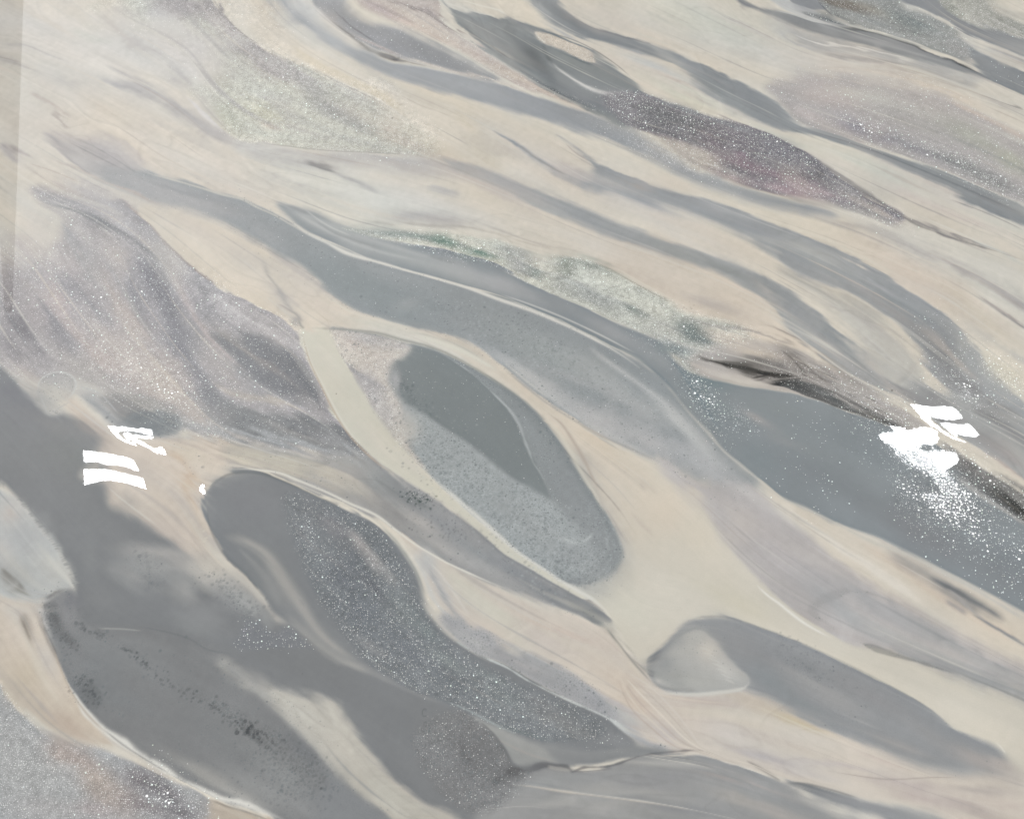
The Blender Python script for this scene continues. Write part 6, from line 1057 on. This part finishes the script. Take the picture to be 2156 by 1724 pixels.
for k, kind in PARTS.items():
    fy, fx = np.nonzero(pf == k)
    if len(fy) == 0: continue
    idx = (fy*NX+fx).astype(np.int64)
    quads = np.stack([idx, idx+1, idx+NX+1, idx+NX], 1)
    used, inv = np.unique(quads.ravel(), return_inverse=True)
    uy, ux = used//NX, used % NX
    co = np.zeros((len(used), 3), np.float32); co[:, 0] = xs[ux]; co[:, 1] = ys[uy]
    name, lab = KINDS[kind]
    me = bpy.data.meshes.new(name)
    me.vertices.add(len(used)); me.vertices.foreach_set('co', co.ravel())
    me.loops.add(len(inv)); me.loops.foreach_set('vertex_index', inv.astype(np.int32).ravel())
    me.polygons.add(len(fy)); me.polygons.foreach_set('loop_start', (np.arange(len(fy))*4).astype(np.int32))
    me.update(calc_edges=True)
    for an, src in (('pigment', pigment), ('grain', grain)):
        a = me.color_attributes.new(an, 'FLOAT_COLOR', 'POINT')
        v = np.ones((len(used), 4), np.float32); v[:, :3] = src[uy, ux]
        a.data.foreach_set('color', v.ravel())
    me.materials.append(rm)
    o = link(bpy.data.objects.new(name, me), root)
    if lab: o['label'] = lab
# body of the panel under the pours
sm_, N, L, P = new_mat('panel_edge'); P.inputs['Base Color'].default_value = (0.45, 0.43, 0.38, 1); P.inputs['Roughness'].default_value = 0.35
nz = N.new('ShaderNodeTexNoise'); nz.inputs['Scale'].default_value = 14; rp = N.new('ShaderNodeValToRGB')
rp.color_ramp.elements[0].color = (0.32, 0.32, 0.31, 1); rp.color_ramp.elements[1].color = (0.56, 0.53, 0.46, 1)
L.new(nz.outputs[0], rp.inputs[0]); L.new(rp.outputs[0], P.inputs['Base Color'])
xe, ye = float(xs[-1]), float(ys[-1])
me = box_mesh('backing_board', xe-X0+0.004, ye-Y0+0.004, 0.028, -0.0284, 0.0)
me.materials.append(sm_); o = link(bpy.data.objects.new('backing_board', me), root); o.location = ((xe+X0)/2, (ye+Y0)/2, 0)
# ------------------------------------------------------------ workshop floor under it
fm, N, L, P = new_mat('concrete'); nz = N.new('ShaderNodeTexNoise'); nz.inputs['Scale'].default_value = 5; nz.inputs['Detail'].default_value = 8
rp = N.new('ShaderNodeValToRGB'); rp.color_ramp.elements[0].color = (0.22, 0.215, 0.2, 1); rp.color_ramp.elements[1].color = (0.36, 0.35, 0.33, 1)
L.new(nz.outputs[0], rp.inputs[0]); L.new(rp.outputs[0], P.inputs['Base Color']); P.inputs['Roughness'].default_value = 0.8
me = bpy.data.meshes.new('floor'); me.from_pydata([(-6, -6, -0.0284-0.004), (6, -6, -0.0324), (6, 6, -0.0324), (-6, 6, -0.0324)], [], [(0, 1, 2, 3)])
me.materials.append(fm); o = link(bpy.data.objects.new('floor', me)); o['kind'] = 'structure'
# ------------------------------------------------------------ lamps whose reflections lie on the clear coat, ripple distortion built into their outlines
em, N, L, P = new_mat('lamp_glass'); P.inputs['Base Color'].default_value = (0.9, 0.9, 0.9, 1)
P.inputs['Emission Color'].default_value = (0.97, 0.99, 1.0, 1); P.inputs['Emission Strength'].default_value = 45
def mirrored(x, y, h):
    X, Y = to_plane(x, y); X = float(X); Y = float(Y)
    d = (X-CAM[0], Y-CAM[1], CAM[2]); s = h/CAM[2]
    return (X+d[0]*s, Y+d[1]*s, h)
def lamp_tube(name, outlines, h, label, cat='ceiling lamp', group=None, rag=1.6):
    """a flat glass diffuser 3 mm thick with the outline of the light seen in the gloss"""
    import bmesh
    jr = np.random.RandomState(len(outlines)+int(outlines[0][0][0]))
    bm = bmesh.new(); first = mirrored(*outlines[0][0], h); cx, cy = first[0], first[1]
    for pts in outlines:
        q = []
        for a, b in zip(pts, pts[1:]+pts[:1]):
            n = max(1, int(math.hypot(b[0]-a[0], b[1]-a[1])/4.5))
            for k in range(n):
                jx, jy = (jr.rand(2)-0.5)*(rag if k else 0.5)
                q.append(mirrored(a[0]+(b[0]-a[0])*k/n+jx, a[1]+(b[1]-a[1])*k/n+jy, h))
        lo = [bm.verts.new((p[0]-cx, p[1]-cy, 0)) for p in q]; hi = [bm.verts.new((p[0]-cx, p[1]-cy, 0.003)) for p in q]
        bm.faces.new(lo); bm.faces.new(hi[::-1])
        for i in range(len(q)):
            j = (i+1) % len(q); bm.faces.new((lo[j], lo[i], hi[i], hi[j]))
    bmesh.ops.recalc_face_normals(bm, faces=bm.faces)
    me = bpy.data.meshes.new(name); bm.to_mesh(me); bm.free(); me.materials.append(em)
    o = link(bpy.data.objects.new(name, me)); o.location = (cx, cy, h)
    o['label'] = label; o['category'] = cat
    if group: o['group'] = group
    return o
LH = 2.2
GRP = 'ceiling lamps mirrored in the gloss'
def T4(pts): return [(x*0.36, 560.6+y*0.36) for x, y in pts]      # measured on an enlarged detail
def T6(pts): return [(1380+x*0.36, 560.6+y*0.36) for x, y in pts]
lamp_tube('ceiling_lamp', [T4([(484,1073),(540,1080),(620,1095),(700,1108),(745,1118),(780,1132),(797,1165),(812,1195),(790,1192),(740,1172),(700,1162),(640,1158),(600,1152),(560,1142),(520,1146),(490,1142)])], LH, 'white lamp seen as the upper bar of the left pair of reflections', group=GRP)
lamp_tube('ceiling_lamp', [T4([(490,1190),(540,1186),(600,1185),(640,1190),(700,1205),(770,1222),(838,1238),(846,1270),(852,1302),(800,1284),(740,1266),(690,1256),(640,1248),(590,1254),(540,1264),(490,1278)])], LH, 'white lamp seen as the lower bar of the left pair of reflections', group=GRP)
lamp_tube('ceiling_lamp', [T4([(632,934),(680,937),(740,940),(785,946),(800,954),(830,944),(885,955),(893,970),(890,986),(850,980),(800,966),(740,958),(700,964),(685,974),(700,990),(722,1010),(760,1024),(790,1032),(796,1046),(760,1038),(720,1022),(685,1000),(655,966)]),
    T4([(722,978),(745,972),(775,984),(830,990),(895,994),(897,1007),(840,1004),(790,998),(800,1012),(850,1035),(895,1062),(918,1062),(938,1050),(962,1072),(972,1100),(945,1098),(905,1084),(860,1058),(810,1034),(768,1014),(742,1008),(728,994)])], LH, 'white lamp built in the arrow shape of the reflection above the left bars', group=GRP)
lamp_tube('ceiling_lamp', [T4([(1183,1272),(1197,1280),(1193,1296),(1200,1312),(1199,1334),(1183,1330),(1168,1312),(1166,1292),(1174,1278)])], LH, 'tiny oval lamp glint at the left edge of the rounded grey pool', group=GRP)
lamp_tube('ceiling_lamp', [T6([(1494,807),(1560,815),(1620,822),(1680,818),(1730,820),(1765,842),(1785,868),(1798,886),(1750,892),(1690,893),(1640,884),(1606,876),(1612,900),(1640,928),(1680,958),(1730,992),(1775,1010),(1820,1030),(1760,1012),(1710,988),(1660,955),(1600,920),(1560,885),(1525,842)]),
    T6([(1664,914),(1710,914),(1770,924),(1830,920),(1862,945),(1893,984),(1868,994),(1820,992),(1782,984),(1755,976),(1768,994),(1735,978),(1695,945)])], LH, 'white lamp seen as two forked blades at the right', group=GRP)
lamp_tube('ceiling_lamp', [T6([(1308,986),(1340,972),(1395,962),(1420,962),(1372,930),(1420,944),(1480,962),(1530,950),(1580,936),(1622,944),(1652,970),(1662,1000),(1650,1030),(1620,1042),(1590,1030),(1540,1040),(1500,1048),(1450,1044),(1410,1052),(1380,1046),(1340,1030)])], LH, 'white lamp seen as the upper ragged patch in the right glitter', group=GRP, rag=7)
lamp_tube('ceiling_lamp', [T6([(1394,1092),(1440,1080),(1500,1086),(1560,1078),(1620,1084),(1680,1078),(1740,1094),(1770,1120),(1764,1150),(1730,1170),(1700,1190),(1650,1180),(1600,1188),(1560,1166),(1520,1160),(1470,1140),(1430,1120)])], LH, 'white lamp seen as the lower ragged patch in the right glitter', group=GRP, rag=9)
# ------------------------------------------------------------ unseen plank, added so its reflection darkens the left margin
pm, N, L, P = new_mat('painted_wood'); nz = N.new('ShaderNodeTexNoise'); nz.inputs['Scale'].default_value = 30; rp = N.new('ShaderNodeValToRGB')
rp.color_ramp.elements[0].color = (0.16, 0.13, 0.11, 1); rp.color_ramp.elements[1].color = (0.22, 0.18, 0.15, 1)
L.new(nz.outputs[0], rp.inputs[0]); L.new(rp.outputs[0], P.inputs['Base Color']); P.inputs['Roughness'].default_value = 0.6
me = box_mesh('added_plank', 0.052, 0.022, 0.98, 0.0, 0.003)
for v in me.vertices:
    if v.co.z > 0.5: v.co.x *= 0.25
me.update(); me.materials.append(pm)
o = link(bpy.data.objects.new('added_plank', me)); o.location = (-0.70, 0.715, -0.02); o.rotation_euler = (0, math.radians(-21), 0)
o['label'] = 'slim brown plank added beyond the far left corner so its reflection darkens the margin'; o['category'] = 'plank'
